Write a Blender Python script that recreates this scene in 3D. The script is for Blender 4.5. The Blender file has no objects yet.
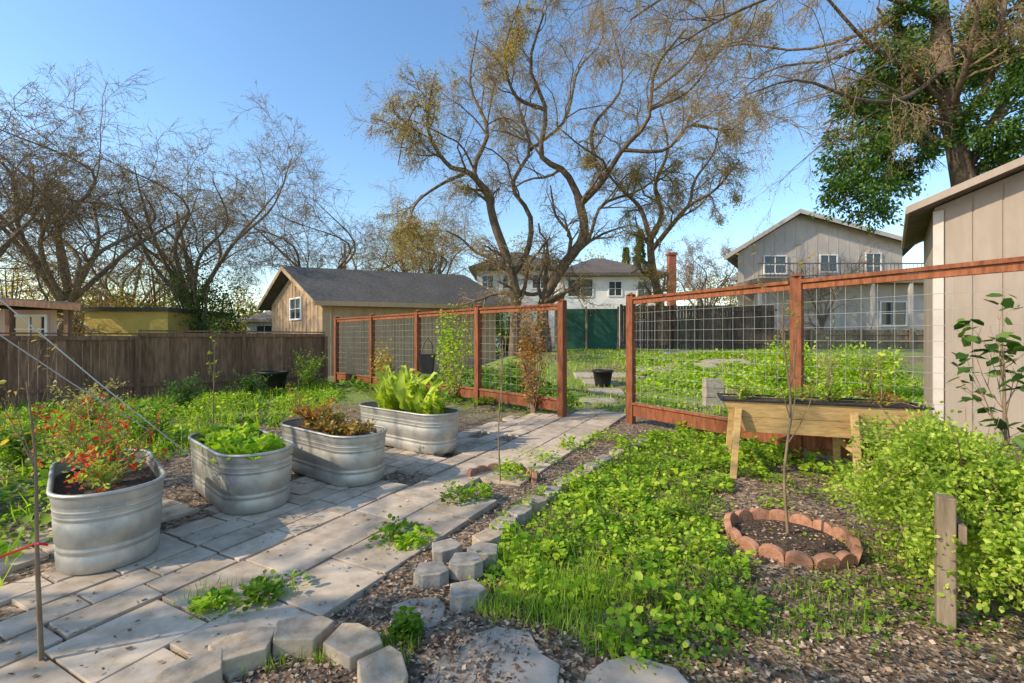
import bpy, math, random
import numpy as np
from mathutils import Vector
rng=np.random.default_rng(11); random.seed(5)
S=bpy.context.scene; COL=S.collection
F=455.1; H=1.5; HY=338.0
def gp(px,py,z=0.0):
    Y=F*(H-z)/(py-HY); return ((px-512)/F*Y, Y)
def W(px,py,Y): return ((px-512)/F*Y, Y, H+(HY-py)/F*Y)
def sm(a,b,t):
    t=np.clip((np.asarray(t,dtype=float)-a)/(b-a),0,1); return t*t*(3-2*t)
def gz(x,y): return 1.0*sm(9,20,y)*sm(-3,1.5,x)
def gzn(x,y):
    x=np.asarray(x,dtype=float); y=np.asarray(y,dtype=float)
    n=.010*np.sin(3.1*x+1.3*y)+.008*np.sin(5.7*y-2.2*x+1)+.006*np.sin(9*x+4*y+2)
    return gz(x,y)+n*(1-sm(14,20,y))-.004
def norm(a): return a/np.maximum(np.linalg.norm(a,axis=-1,keepdims=True),1e-9)
OFF={}
# ------------------------------------------------------------ materials
def base(name):
    m=bpy.data.materials.new(name); m.use_nodes=True; nt=m.node_tree; nt.nodes.clear()
    out=nt.nodes.new('ShaderNodeOutputMaterial'); b=nt.nodes.new('ShaderNodeBsdfPrincipled')
    nt.links.new(b.outputs[0],out.inputs[0]); return m,nt,b,out
def ramp(nt,fac,cols,lo=.3,hi=.7):
    r=nt.nodes.new('ShaderNodeValToRGB'); e=r.color_ramp.elements
    n=len(cols)
    e[0].position=lo; e[0].color=(*cols[0],1); e[1].position=hi; e[1].color=(*cols[-1],1)
    for i in range(1,n-1):
        k=e.new(lo+(hi-lo)*i/(n-1)); k.color=(*cols[i],1)
    nt.links.new(fac,r.inputs[0]); return r.outputs[0]
def nm(name,cols,scale=5,rough=.85,metal=0,bump=.3,bscale=None,stretch=(1,1,1),isl=0,dist=.01,lo=.3,hi=.7,spec=.3):
    m,nt,b,out=base(name); N=nt.nodes.new; L=nt.links.new
    tc=N('ShaderNodeTexCoord'); mp=N('ShaderNodeMapping'); mp.inputs['Scale'].default_value=stretch
    L(tc.outputs['Object'],mp.inputs[0])
    no=N('ShaderNodeTexNoise'); no.inputs['Scale'].default_value=scale; no.inputs['Detail'].default_value=8; no.inputs['Roughness'].default_value=.65
    L(mp.outputs[0],no.inputs['Vector'])
    c=ramp(nt,no.outputs[0],cols,lo,hi)
    n2=N('ShaderNodeTexNoise'); n2.inputs['Scale'].default_value=.9; n2.inputs['Detail'].default_value=3; L(tc.outputs['Object'],n2.inputs['Vector'])
    mr=N('ShaderNodeMapRange'); mr.inputs[3].default_value=.68; mr.inputs[4].default_value=1.32; L(n2.outputs[0],mr.inputs[0])
    mx=N('ShaderNodeMix'); mx.data_type='RGBA'; mx.blend_type='MULTIPLY'; mx.inputs[0].default_value=1
    L(c,mx.inputs[6]); L(mr.outputs[0],mx.inputs[7]); c=mx.outputs[2]
    if isl:
        g=N('ShaderNodeNewGeometry'); mr=N('ShaderNodeMapRange'); mr.inputs[3].default_value=1-isl; mr.inputs[4].default_value=1+isl
        L(g.outputs['Random Per Island'],mr.inputs[0])
        mx=N('ShaderNodeMix'); mx.data_type='RGBA'; mx.blend_type='MULTIPLY'; mx.inputs[0].default_value=1
        L(c,mx.inputs[6]); L(mr.outputs[0],mx.inputs[7]); c=mx.outputs[2]
    L(c,b.inputs['Base Color']); b.inputs['Roughness'].default_value=rough; b.inputs['Metallic'].default_value=metal
    b.inputs['Specular IOR Level'].default_value=spec
    if bump:
        nb=N('ShaderNodeTexNoise'); nb.inputs['Scale'].default_value=bscale or scale*3; nb.inputs['Detail'].default_value=6; L(mp.outputs[0],nb.inputs['Vector'])
        bp=N('ShaderNodeBump'); bp.inputs['Strength'].default_value=bump; bp.inputs['Distance'].default_value=dist
        L(nb.outputs[0],bp.inputs['Height']); L(bp.outputs[0],b.inputs['Normal'])
    return m
def leafm(name,cols,trans=.4,rough=.5):
    m,nt,b,out=base(name); N=nt.nodes.new; L=nt.links.new
    g=N('ShaderNodeNewGeometry'); c=ramp(nt,g.outputs['Random Per Island'],cols,0,1)
    L(c,b.inputs['Base Color']); b.inputs['Roughness'].default_value=rough; b.inputs['Specular IOR Level'].default_value=.35
    t=N('ShaderNodeBsdfTranslucent'); mg=N('ShaderNodeMix'); mg.data_type='RGBA'; mg.blend_type='MULTIPLY'; mg.inputs[0].default_value=1
    L(c,mg.inputs[6]); mg.inputs[7].default_value=(1.5,1.5,.7,1); L(mg.outputs[2],t.inputs[0])
    ms=N('ShaderNodeMixShader'); ms.inputs[0].default_value=trans
    L(b.outputs[0],ms.inputs[1]); L(t.outputs[0],ms.inputs[2]); L(ms.outputs[0],out.inputs[0])
    return m
def glassm(name,c):
    m,nt,b,out=base(name); b.inputs['Base Color'].default_value=(*c,1); b.inputs['Roughness'].default_value=.08; b.inputs['Specular IOR Level'].default_value=.8; return m
M={}
M['redwood']=nm('redwood',[(.115,.036,.016),(.235,.075,.030),(.34,.12,.05)],6,.75,stretch=(3,3,.7),isl=.22,bump=.25)
M['fence_wood']=nm('weathered fence board',[(.12,.06,.033),(.22,.12,.07),(.32,.19,.118)],5,.9,stretch=(4,4,.5),isl=.25,bump=.4)
M['dark_fence']=nm('dark fence board',[(.05,.035,.028),(.10,.075,.06),(.16,.125,.10)],5,.9,stretch=(4,4,.5),isl=.35,bump=.4)
M['grey_wood']=nm('grey wood',[(.14,.10,.06),(.25,.185,.12),(.35,.27,.19)],5,.9,stretch=(4,4,.6),isl=.25)
M['pine']=nm('weathered pine',[(.38,.225,.085),(.56,.36,.15),(.66,.46,.23)],6,.85,stretch=(1,1,5),isl=.12,bump=.4)
M['wire']=nm('galvanised wire',[(.32,.31,.28),(.45,.44,.40)],20,.55,.3,bump=0)
M['tank']=nm('galvanised steel',[(.33,.31,.27),(.45,.425,.375),(.56,.535,.48)],6,.45,.45,bump=.15,bscale=30,dist=.003,spec=.5)
M['soil']=nm('potting soil',[(.03,.02,.012),(.09,.06,.04),(.18,.125,.085)],30,.95,bump=1,bscale=60,dist=.02)
M['paver']=nm('concrete paver',[(.33,.25,.17),(.50,.395,.285),(.63,.515,.39)],6,.92,isl=.16,bump=.35,bscale=70,dist=.003)
M['block']=nm('tan edging block',[(.34,.25,.16),(.50,.385,.265),(.60,.48,.35)],14,.95,isl=.1,bump=.5,bscale=60,dist=.005)
M['gblock']=nm('grey edging block',[(.24,.20,.155),(.37,.32,.26),(.48,.425,.355)],14,.95,bump=.5,bscale=60,dist=.005)
M['brick']=nm('terracotta edger',[(.28,.12,.065),(.43,.21,.125),(.54,.31,.21)],12,.9,bump=.6,bscale=50,dist=.006)
M['shed']=nm('beige siding paint',[(.32,.255,.20),(.38,.305,.245)],3,.8,bump=.15,stretch=(3,3,.5))
M['trim']=nm('pale trim paint',[(.50,.44,.38),(.60,.54,.47)],4,.7,bump=.1)
M['white']=nm('white paint',[(.78,.76,.73),(.86,.84,.81)],3,.7,bump=.1)
M['tan']=nm('tan siding paint',[(.40,.27,.165),(.48,.34,.215)],3,.85,bump=.2,stretch=(4,4,.5))
M['greyh']=nm('taupe house paint',[(.47,.41,.36),(.54,.475,.42)],3,.85,bump=.15,stretch=(4,4,.5))
M['roof']=nm('dark shingle',[(.045,.042,.04),(.085,.08,.076),(.13,.125,.12)],9,.9,bump=.6,bscale=25,dist=.03,stretch=(1,1,3))
M['roofbrown']=nm('brown shingle',[(.08,.063,.05),(.13,.105,.087),(.19,.155,.13)],9,.9,bump=.6,bscale=25,dist=.03)
M['glass']=glassm('window glass',(.04,.05,.06))
M['black']=nm('black plastic',[(.012,.012,.013),(.03,.03,.03)],8,.5,bump=.1)
M['rail']=nm('grey rail paint',[(.14,.135,.13),(.2,.195,.185)],8,.6,bump=.1)
M['green_cloth']=nm('green privacy cloth',[(.02,.075,.055),(.035,.12,.085)],4,.8,bump=.1)
M['olive']=nm('mustard wall paint',[(.50,.36,.09),(.58,.43,.13)],3,.85)
M['pinkwall']=nm('salmon wall paint',[(.5,.34,.27),(.58,.41,.33)],3,.85)
M['redbrick']=nm('red chimney brick',[(.24,.08,.05),(.36,.13,.08)],8,.9)
M['concrete']=nm('concrete slab',[(.33,.27,.205),(.49,.415,.33)],6,.9,bump=.4,bscale=50,dist=.005)
M['bark']=nm('oak bark',[(.065,.045,.029),(.15,.107,.072),(.27,.20,.14)],9,.95,stretch=(1,1,.4),bump=.8,dist=.03)
M['barkg']=nm('grey bark',[(.12,.085,.058),(.23,.175,.125),(.34,.27,.20)],9,.95,stretch=(1,1,.4),bump=.8,dist=.03)
M['twig']=nm('twig bark',[(.16,.105,.062),(.33,.235,.145)],6,.9,bump=0)
M['stem']=nm('green stem',[(.12,.14,.04),(.2,.22,.07)],6,.8,bump=0)
M['twine']=nm('white twine',[(.6,.58,.54),(.7,.68,.64)],6,.8,bump=0)
M['ribbon']=nm('red ribbon',[(.6,.02,.02),(.75,.05,.04)],6,.6,bump=0)
M['chips']=leafm('bark chip and dry leaf',[(.07,.042,.025),(.18,.11,.065),(.32,.21,.125),(.48,.34,.22),(.62,.49,.35),(.28,.16,.09),(.12,.07,.042)],.08,.8)
M['lime']=leafm('lime weed leaf',[(.12,.26,.015),(.26,.45,.025),(.44,.58,.04),(.56,.64,.07)],.45)
M['green']=leafm('mid green leaf',[(.07,.15,.014),(.16,.29,.022),(.29,.42,.04)],.42)
M['deep']=leafm('deep green leaf',[(.03,.08,.012),(.06,.14,.02),(.12,.22,.04)],.35)
M['glossy']=leafm('glossy tree leaf',[(.02,.06,.01),(.05,.12,.018),(.10,.19,.03),(.18,.27,.05)],.4)
M['grass']=leafm('grass blade',[(.12,.22,.018),(.25,.40,.035),(.44,.54,.08)],.42)
M['olivel']=leafm('olive tree leaf',[(.21,.17,.03),(.42,.32,.05),(.58,.42,.09),(.25,.23,.04)],.45)
M['orange']=leafm('dry orange leaf',[(.18,.08,.03),(.42,.17,.04),(.55,.28,.08),(.28,.26,.06)],.35)
M['red']=leafm('red petal',[(.5,.03,.012),(.75,.06,.02),(.75,.14,.03)],.3)
M['straw']=leafm('straw stem',[(.4,.32,.12),(.55,.45,.2),(.3,.32,.08)],.3)
M['rust']=leafm('rust foliage',[(.24,.10,.03),(.42,.17,.04),(.20,.25,.05),(.5,.32,.09)],.35)
M['palelime']=leafm('pale lime leaf',[(.26,.36,.03),(.45,.55,.06),(.60,.66,.13)],.42)
M['shrub']=leafm('shrub leaf',[(.14,.26,.02),(.28,.42,.04),(.45,.55,.07),(.56,.62,.12)],.42)
# ------------------------------------------------------------ mesh helpers
def qmesh(name,V,Q,mat,parent=None,origin=None,smooth=False):
    V=np.asarray(V,dtype=np.float64).reshape(-1,3); Q=np.asarray(Q,dtype=np.int32).reshape(-1,4)
    if parent is not None: off=np.array(OFF[parent.name])
    elif origin is not None: off=np.array(origin,dtype=float)
    else: off=np.zeros(3)
    V=(V-off).astype(np.float32)
    me=bpy.data.meshes.new(name); me.vertices.add(len(V)); me.vertices.foreach_set('co',V.ravel())
    n=len(Q); me.loops.add(n*4); me.loops.foreach_set('vertex_index',Q.ravel())
    me.polygons.add(n); me.polygons.foreach_set('loop_start',np.arange(0,4*n,4,dtype=np.int32))
    me.update(calc_edges=True)
    if smooth: me.polygons.foreach_set('use_smooth',np.ones(n,dtype=bool))
    me.materials.append(M[mat]); o=bpy.data.objects.new(name,me); COL.objects.link(o)
    if parent is not None: o.parent=parent; OFF[o.name]=tuple(off)
    else: o.location=tuple(off); OFF[o.name]=tuple(off)
    return o
class MB:
    def __init__(s,T=None): s.v=[]; s.f=[]; s.T=T
    def add(s,pts,faces):
        n=len(s.v)
        if s.T: pts=[s.T(*p) for p in pts]
        s.v+= [tuple(p) for p in pts]; s.f+=[tuple(n+i for i in f) for f in faces]; return s
    def box(s,x0,y0,z0,x1,y1,z1):
        p=[(x,y,z) for z in (z0,z1) for y in (y0,y1) for x in (x0,x1)]
        return s.add(p,[(0,2,3,1),(4,5,7,6),(0,1,5,4),(2,6,7,3),(0,4,6,2),(1,3,7,5)])
    def bar(s,p0,p1,w,h,up=(0,0,1)):
        p0=Vector(p0);p1=Vector(p1);d=(p1-p0).normalized();u=Vector(up)
        a=d.cross(u)
        if a.length<1e-4: a=d.cross(Vector((1,0,0)))
        a.normalize(); b=a.cross(d).normalized(); a=a*w/2; b=b*h/2
        pts=[p0-a-b,p0+a-b,p0+a+b,p0-a+b,p1-a-b,p1+a-b,p1+a+b,p1-a+b]
        return s.add([tuple(p) for p in pts],[(0,1,2,3),(7,6,5,4),(0,4,5,1),(1,5,6,2),(2,6,7,3),(3,7,4,0)])
    def slab(s,q,t):
        n=len(q); b=[(x,y,z-t) for x,y,z in q]
        return s.add(list(q)+b,[tuple(range(n)),tuple(range(2*n-1,n-1,-1))]+[(i,n+i,n+(i+1)%n,(i+1)%n) for i in range(n)])
    def tube(s,pts,r,sides=6):
        P=np.array(pts,dtype=float)[None]; R=np.array(r if hasattr(r,'__len__') else [r]*len(pts),dtype=float)[None]
        V,Q=tubes(P,R,sides); n=len(s.v); s.v+=[tuple(x) for x in V]; s.f+=[tuple(int(i)+n for i in q) for q in Q]
        k=len(pts)
        s.f.append(tuple(n+i for i in range(sides))[::-1]); s.f.append(tuple(n+(k-1)*sides+i for i in range(sides))); return s
    def build(s,name,mat,parent=None,origin=None,bevel=0,smooth=False,seg=2):
        off=Vector(OFF[parent.name]) if parent is not None else Vector(origin or (0,0,0))
        me=bpy.data.meshes.new(name); me.from_pydata([tuple(Vector(p)-off) for p in s.v],[],s.f); me.update()
        import bmesh
        bm=bmesh.new(); bm.from_mesh(me); bmesh.ops.recalc_face_normals(bm,faces=bm.faces); bm.to_mesh(me); bm.free()
        if smooth: me.polygons.foreach_set('use_smooth',[True]*len(me.polygons))
        me.materials.append(M[mat]); o=bpy.data.objects.new(name,me); COL.objects.link(o)
        if parent is not None: o.parent=parent
        else: o.location=off
        OFF[o.name]=tuple(off)
        if bevel:
            b=o.modifiers.new('bevel','BEVEL'); b.width=bevel; b.segments=seg
        return o
def tag(o,label=None,cat=None,group=None,kind=None):
    if label:o['label']=label
    if cat:o['category']=cat
    if group:o['group']=group
    if kind:o['kind']=kind
    return o
def thing(name,loc,label,cat,group=None):
    o=bpy.data.objects.new(name,None); COL.objects.link(o); o.location=tuple(float(a) for a in loc); o.empty_display_size=.1
    OFF[o.name]=tuple(float(a) for a in loc); return tag(o,label,cat,group)
def tubes(P,R,Sd):
    N,K,_=P.shape
    t=norm(np.gradient(P,axis=1)); d=norm(P[:,-1]-P[:,0])
    ref=np.where(np.abs(d[:,2:3])>.8,np.array([[1.,0,0]]),np.array([[0,0,1.]])); a0=norm(np.cross(d,ref))[:,None,:]
    a=norm(a0-(a0*t).sum(-1,keepdims=True)*t); b=np.cross(t,a)
    an=2*np.pi*np.arange(Sd)/Sd
    V=P[:,:,None,:]+R[:,:,None,None]*(np.cos(an)[None,None,:,None]*a[:,:,None,:]+np.sin(an)[None,None,:,None]*b[:,:,None,:])
    idx=np.arange(N*K*Sd).reshape(N,K,Sd); nx=np.roll(idx,-1,axis=2)
    Q=np.stack([idx[:,:-1],nx[:,:-1],nx[:,1:],idx[:,1:]],-1).reshape(-1,4)
    return V.reshape(-1,3),Q
def merge(parts):
    Vs=[];Qs=[];n=0
    for V,Q in parts: Vs.append(V);Qs.append(Q+n);n+=len(V)
    return np.concatenate(Vs),np.concatenate(Qs)
TK=(np.array([(0,0,0),(.5,.45,.06),(0,1,-.03),(-.5,.45,.06)]),np.array([(0,1,2,3)]))
T6=(np.array([(0,0,0),(.38,.22,.07),(.45,.65,.06),(0,1,-.06),(-.45,.65,.06),(-.38,.22,.07)]),np.array([(0,1,2,3),(0,3,4,5)]))
def _tb():
    v=[];f=[]
    wd=[.06,.10,.40,.30,.52,.38,.46,.22,.06]; tt=[0,.16,.28,.38,.5,.6,.72,.86,1]; zz=[0,.04,.08,.06,.07,.04,.03,-.03,-.10]
    for w,t,z in zip(wd,tt,zz):
        wob=random.uniform(-.07,.07)
        v+=[(-w,t,z+.2*w+wob),(0,t,z),(w,t,z+.2*w-wob)]
    for i in range(8):
        a=i*3; f+=[(a,a+1,a+4,a+3),(a+1,a+2,a+5,a+4)]
    return np.array(v),np.array(f)
TBIG=_tb()
TBL=(np.array([(-.5,0,0),(.5,0,0),(.4,.55,.02),(-.4,.55,.02),(.05,1,-.12),(-.05,1,-.12)]),np.array([(0,1,2,3),(3,2,4,5)]))
def leaves(C,D,L,Wd,tpl,roll=.4,up=None):
    C=np.asarray(C,dtype=float); n=len(C); D=norm(np.asarray(D,dtype=float))
    L=np.broadcast_to(L,(n,)); Wd=np.broadcast_to(Wd,(n,))
    u=np.tile(np.array([[0,0,1.]]),(n,1)) if up is None else up
    u=u+rng.normal(0,roll,(n,3)); s=norm(np.cross(D,u)); nn=np.cross(s,D)
    V,Q=tpl; v=(C[:,None,:]+V[None,:,0,None]*(Wd[:,None,None]*s[:,None,:])+V[None,:,1,None]*(L[:,None,None]*D[:,None,:])+V[None,:,2,None]*(L[:,None,None]*nn[:,None,:]))
    q=Q[None]+ (np.arange(n)*len(V))[:,None,None]
    return v.reshape(-1,3),q.reshape(-1,4)
def rdir(n,zlo=-1,zhi=1):
    z=rng.uniform(zlo,zhi,n); a=rng.uniform(0,2*np.pi,n); r=np.sqrt(1-z*z); return np.stack([r*np.cos(a),r*np.sin(a),z],-1)
def children(P,R,m,lenr,spread,wander,up,K,rr,tmin=.25,rmin=.003,taper=.3):
    N,Kp,_=P.shape
    pl=np.linalg.norm(np.diff(P,axis=1),axis=2).sum(1)
    t=rng.uniform(tmin,1,(N,m)); f=t*(Kp-1); i=np.clip(np.floor(f).astype(int),0,Kp-2); w=(f-i)[...,None]
    n=np.arange(N)[:,None]
    p=P[n,i]*(1-w)+P[n,i+1]*w; r=R[n,i]*(1-w[...,0])+R[n,i+1]*w[...,0]; tn=norm(P[n,i+1]-P[n,i])
    q=rng.normal(size=(N,m,3)); q=norm(q-(q*tn).sum(-1,keepdims=True)*tn)
    an=rng.uniform(.55*spread,1.3*spread,(N,m))[...,None]
    d=tn*np.cos(an)+q*np.sin(an); d[...,2]+=up; d=norm(d)
    L=pl[:,None]*lenr*(1-.4*t)*rng.uniform(.6,1.25,(N,m))
    d=d.reshape(-1,3); p=p.reshape(-1,3); L=L.reshape(-1,1)
    out=np.zeros((N*m,K,3)); out[:,0]=p
    for k in range(1,K):
        d=norm(d+rng.normal(0,wander,d.shape)+np.array([0,0,up*.3])); out[:,k]=out[:,k-1]+d*L/(K-1)
    r0=np.maximum(r.reshape(-1)*rr,rmin); Rr=np.maximum(r0[:,None]*np.linspace(1,taper,K)[None],rmin*.6)
    return out,Rr
def spline(pts,K):
    P=np.array(pts,dtype=float); n=len(P)
    if n<3:
        t=np.linspace(0,1,K)[:,None]; return P[0]*(1-t)+P[-1]*t
    E=np.vstack([2*P[0]-P[1],P,2*P[-1]-P[-2]]); out=[]
    for u in np.linspace(0,n-1-1e-6,K):
        i=int(u); t=u-i; a,b,c,d=E[i:i+4]
        out.append(.5*((2*b)+(-a+c)*t+(2*a-5*b+4*c-d)*t*t+(-a+3*b-3*c+d)*t**3))
    return np.array(out)
def tree(name,label,cat,loc,limbs,levels,leaf=None,bark='bark',group=None,K0=14,twig='twig'):
    o=thing(name,loc,label,cat,group)
    P=np.stack([spline(l[0],K0) for l in limbs]); R=np.stack([np.linspace(l[1],l[2],K0) for l in limbs])
    trunk=[tubes(P,R,8)]; crown=[]; cur=(P,R)
    for k,lv in enumerate(levels):
        m,lenr,spread,wander,up,K,rr,tmin,rmin=lv
        c=children(cur[0],cur[1],m,lenr,spread,wander,up,K,rr,tmin,rmin)
        (trunk if k==0 else crown).append(tubes(c[0],c[1],6 if k==0 else (4 if k==1 else 3)))
        cur=c
    V,Q=merge(trunk); qmesh('trunk',V,Q,bark,o,smooth=True)
    V,Q=merge(crown); qmesh('crown',V,Q,twig,o)
    if leaf:
        n,lmat,sz,jit,wr=leaf; P=cur[0].reshape(-1,3); i=rng.integers(0,len(P),n)
        C=P[i]+rng.normal(0,jit,(n,3)); s=rng.uniform(.6,1.3,n)*sz
        V,Q=leaves(C,rdir(n,-.9,.5),s,s*wr,TK,1.); qmesh('leaves',V,Q,lmat,o)
    return o
def autolimbs(x,y,z,h,r,lean=(0,0),n=6,spread=.75,th=.3):
    L=[]; top=(x+lean[0]*h*th,y+lean[1]*h*th,z+h*th)
    mid=((x+top[0])/2+random.uniform(-.1,.1)*h*.1,(y+top[1])/2,(z+top[2])/2)
    L.append(([(x,y,z-.1),mid,top,(top[0]+random.uniform(-.1,.1)*h,top[1],top[2]+h*.35)],r,r*.3))
    for i in range(n):
        a=2*math.pi*i/n+random.uniform(-.4,.4); s=spread*random.uniform(.6,1.15)
        f=random.uniform(.75,1.); sx=x+(top[0]-x)*f; sy=y+(top[1]-y)*f; sz=z+(top[2]-z)*f
        R=h*.5*s
        k=random.uniform(.42,.62)
        p1=(sx+math.cos(a)*R*.35,sy+math.sin(a)*R*.35,sz+h*k*.38); p2=(sx+math.cos(a+.4)*R*.65,sy+math.sin(a+.4)*R*.65,sz+h*k*.68)
        p3=(sx+math.cos(a+random.uniform(-.4,.6))*R,sy+math.sin(a)*R,sz+h*k*random.uniform(.75,1))
        L.append(([(sx,sy,sz-.1),p1,p2,p3],r*.5,r*.08))
    return L
def clumps(cs,n,sub=30,sig=.16):
    pts=[];dirs=[];tot=sum(c[3]*c[4]*c[5] for c in cs)
    for c in cs:
        k=max(20,int(n*c[3]*c[4]*c[5]/tot)); sc=rdir(sub)*rng.uniform(.35,1,(sub,1))
        i=rng.integers(0,sub,k); u=sc[i]+rng.normal(0,sig,(k,3))
        pts.append(np.array(c[:3])+u*np.array(c[3:])); dirs.append(u)
    return np.concatenate(pts),np.concatenate(dirs)
def inpoly(x,y,poly):
    r=np.zeros(len(x),dtype=bool); n=len(poly); j=n-1
    for i in range(n):
        xi,yi=poly[i];xj,yj=poly[j]
        c=((yi>y)!=(yj>y))&(x<(xj-xi)*(y-yi)/(yj-yi+1e-12)+xi); r^=c; j=i
    return r
def polypts(pxpoly,n,gzf=gzn,world=False):
    poly=pxpoly if world else [gp(*p) for p in pxpoly]
    xs=[p[0] for p in poly]; ys=[p[1] for p in poly]; out=[]; c=0
    while c<n:
        x=rng.uniform(min(xs),max(xs),4*n); y=rng.uniform(min(ys),max(ys),4*n); k=inpoly(x,y,poly)
        out.append(np.stack([x[k],y[k]],-1)); c+=k.sum()
    P=np.concatenate(out)[:n]; return np.column_stack([P,gzf(P[:,0],P[:,1])])
def patchy(P,f=1.,thr=-.2):
    x=P[:,0]*f;y=P[:,1]*f
    v=np.sin(2.3*x+1.1*y+.5)+np.sin(3.7*y-1.9*x+2)+.7*np.sin(6.1*x+2.2*y)+.6*np.sin(7.7*y+3.1*x+1)+rng.normal(0,.35,len(P))
    return P[v>thr]
def weeds(cen,per,rad,hgt,size,tpl=T6,wr=.9,flat=True):
    n=len(cen); rad=rng.uniform(.4,1.4,n)*rad; hgt=rng.uniform(.25,1.5,n)*hgt
    i=np.repeat(np.arange(n),per); k=len(i)
    a=rng.uniform(0,2*np.pi,k); r=np.sqrt(rng.uniform(0,1,k)); z=np.sqrt(np.clip(1-r*r,0,1))*rng.uniform(.3,1,k)
    C=cen[i]+np.stack([np.cos(a)*r*rad[i],np.sin(a)*r*rad[i],z*hgt[i]+.01],-1)
    D=np.stack([np.cos(a)*(r+.3),np.sin(a)*(r+.3),rng.uniform(-.2,.7,k)],-1)
    sc=rng.uniform(.6,1.4,n)[i]
    s=rng.uniform(.45,1.3,k)*size*sc
    lv=leaves(C,D,s,s*wr,tpl,.45)
    base=cen[i]; m=rng.random(k)<.35
    P=np.stack([base[m],(base[m]*.5+C[m]*.5)+np.array([0,0,.02]),C[m]],1); R=np.full((m.sum(),3),.002)
    return lv,tubes(P,R,3)
def blades(P,h,w,lean=.5):
    n=len(P); a=rng.uniform(0,2*np.pi,n); l=rng.uniform(0,lean,n); D=np.stack([np.cos(a)*l,np.sin(a)*l,np.ones(n)],-1)
    return leaves(P,D,rng.uniform(.4,1.3,n)*h,w,TBL,1.,up=np.stack([np.cos(a),np.sin(a),np.zeros(n)],-1))
# ------------------------------------------------------------ sky, sun, camera
sd=Vector((-.93,-.34,0)).normalized(); el=math.radians(33)
sund=Vector((sd.x*math.cos(el),sd.y*math.cos(el),math.sin(el)))
w=bpy.data.worlds.new('World'); S.world=w; w.use_nodes=True; nt=w.node_tree
sky=nt.nodes.new('ShaderNodeTexSky'); sky.sky_type='NISHITA'; sky.sun_disc=False; sky.sun_elevation=el; sky.sun_rotation=math.atan2(sd.x,sd.y)
sky.air_density=1.15; sky.dust_density=.5; sky.ozone_density=1.7
hs=nt.nodes.new('ShaderNodeHueSaturation'); hs.inputs['Saturation'].default_value=1.16; hs.inputs['Value'].default_value=1.75
bg=nt.nodes['Background']; nt.links.new(sky.outputs[0],hs.inputs['Color']); nt.links.new(hs.outputs[0],bg.inputs[0]); bg.inputs[1].default_value=.15
sl=bpy.data.lights.new('sun','SUN'); sl.energy=5.0; sl.angle=math.radians(.53); sl.color=(1,.86,.64)
so=bpy.data.objects.new('sun',sl); COL.objects.link(so); so.rotation_euler=(-sund).to_track_quat('-Z','Y').to_euler()
cam=bpy.data.cameras.new('camera'); co=bpy.data.objects.new('camera',cam); COL.objects.link(co); S.camera=co
cam.lens=16; cam.sensor_width=36; cam.clip_end=1500; cam.clip_start=.05; cam.shift_y=-3.5/1024
co.location=(0,0,H); co.rotation_euler=(math.radians(90),0,0)
S.view_settings.view_transform='Standard'; S.view_settings.look='None'; S.view_settings.exposure=0
# ------------------------------------------------------------ ground
m,nt,b,out=base('mulch soil ground'); N=nt.nodes.new; L=nt.links.new
tc=N('ShaderNodeTexCoord')
vo=N('ShaderNodeTexVoronoi'); vo.inputs['Scale'].default_value=38; L(tc.outputs['Object'],vo.inputs['Vector'])
sep=N('ShaderNodeSeparateColor'); L(vo.outputs['Color'],sep.inputs[0])
c1=ramp(nt,sep.outputs[0],[(.07,.043,.025),(.16,.105,.062),(.26,.18,.11),(.41,.31,.21)],.05,.98)
n1=N('ShaderNodeTexNoise'); n1.inputs['Scale'].default_value=.55; n1.inputs['Detail'].default_value=7; L(tc.outputs['Object'],n1.inputs['Vector'])
c2=ramp(nt,n1.outputs[0],[(0,0,0),(1,1,1)],.36,.54)
n3=N('ShaderNodeTexNoise'); n3.inputs['Scale'].default_value=14; n3.inputs['Detail'].default_value=7; L(tc.outputs['Object'],n3.inputs['Vector'])
cg=ramp(nt,n3.outputs[0],[(.09,.13,.022),(.20,.27,.045),(.32,.36,.10)],.3,.7)
sx=N('ShaderNodeSeparateXYZ'); L(tc.outputs['Object'],sx.inputs[0])
mr=N('ShaderNodeMapRange'); mr.inputs[1].default_value=8; mr.inputs[2].default_value=11; L(sx.outputs[1],mr.inputs[0])
mu=N('ShaderNodeMath'); mu.operation='MULTIPLY'; L(c2,mu.inputs[0]); L(mr.outputs[0],mu.inputs[1])
mx=N('ShaderNodeMix'); mx.data_type='RGBA'; L(mu.outputs[0],mx.inputs[0]); L(c1,mx.inputs[6]); L(cg,mx.inputs[7]); L(mx.outputs[2],b.inputs['Base Color'])
b.inputs['Roughness'].default_value=.95
bp=N('ShaderNodeBump'); bp.inputs['Strength'].default_value=.9; bp.inputs['Distance'].default_value=.015; L(vo.outputs['Distance'],bp.inputs['Height']); L(bp.outputs[0],b.inputs['Normal'])
M['ground']=m
xs=np.concatenate([np.linspace(-500,-40,10),np.linspace(-36,-15,8),np.linspace(-14,14,150),np.linspace(15,36,8),np.linspace(40,500,10)])
ys=np.concatenate([np.linspace(-40,0,6),np.linspace(.5,15,90),np.linspace(15.5,30,20),np.linspace(35,900,20)])
X,Y=np.meshgrid(xs,ys); V=np.stack([X,Y,gzn(X,Y)],-1).reshape(-1,3); nx=len(xs); ny=len(ys)
i=np.arange(nx*ny).reshape(ny,nx); Q=np.stack([i[:-1,:-1],i[:-1,1:],i[1:,1:],i[1:,:-1]],-1).reshape(-1,4)
tag(qmesh('ground',V,Q,'ground',smooth=True),kind='structure')
dd=np.array([.45,.893]); dd/=np.linalg.norm(dd); pp=np.array([dd[1],-dd[0]])
def uv(u,v): return u*dd+v*pp
mb=MB()
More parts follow.
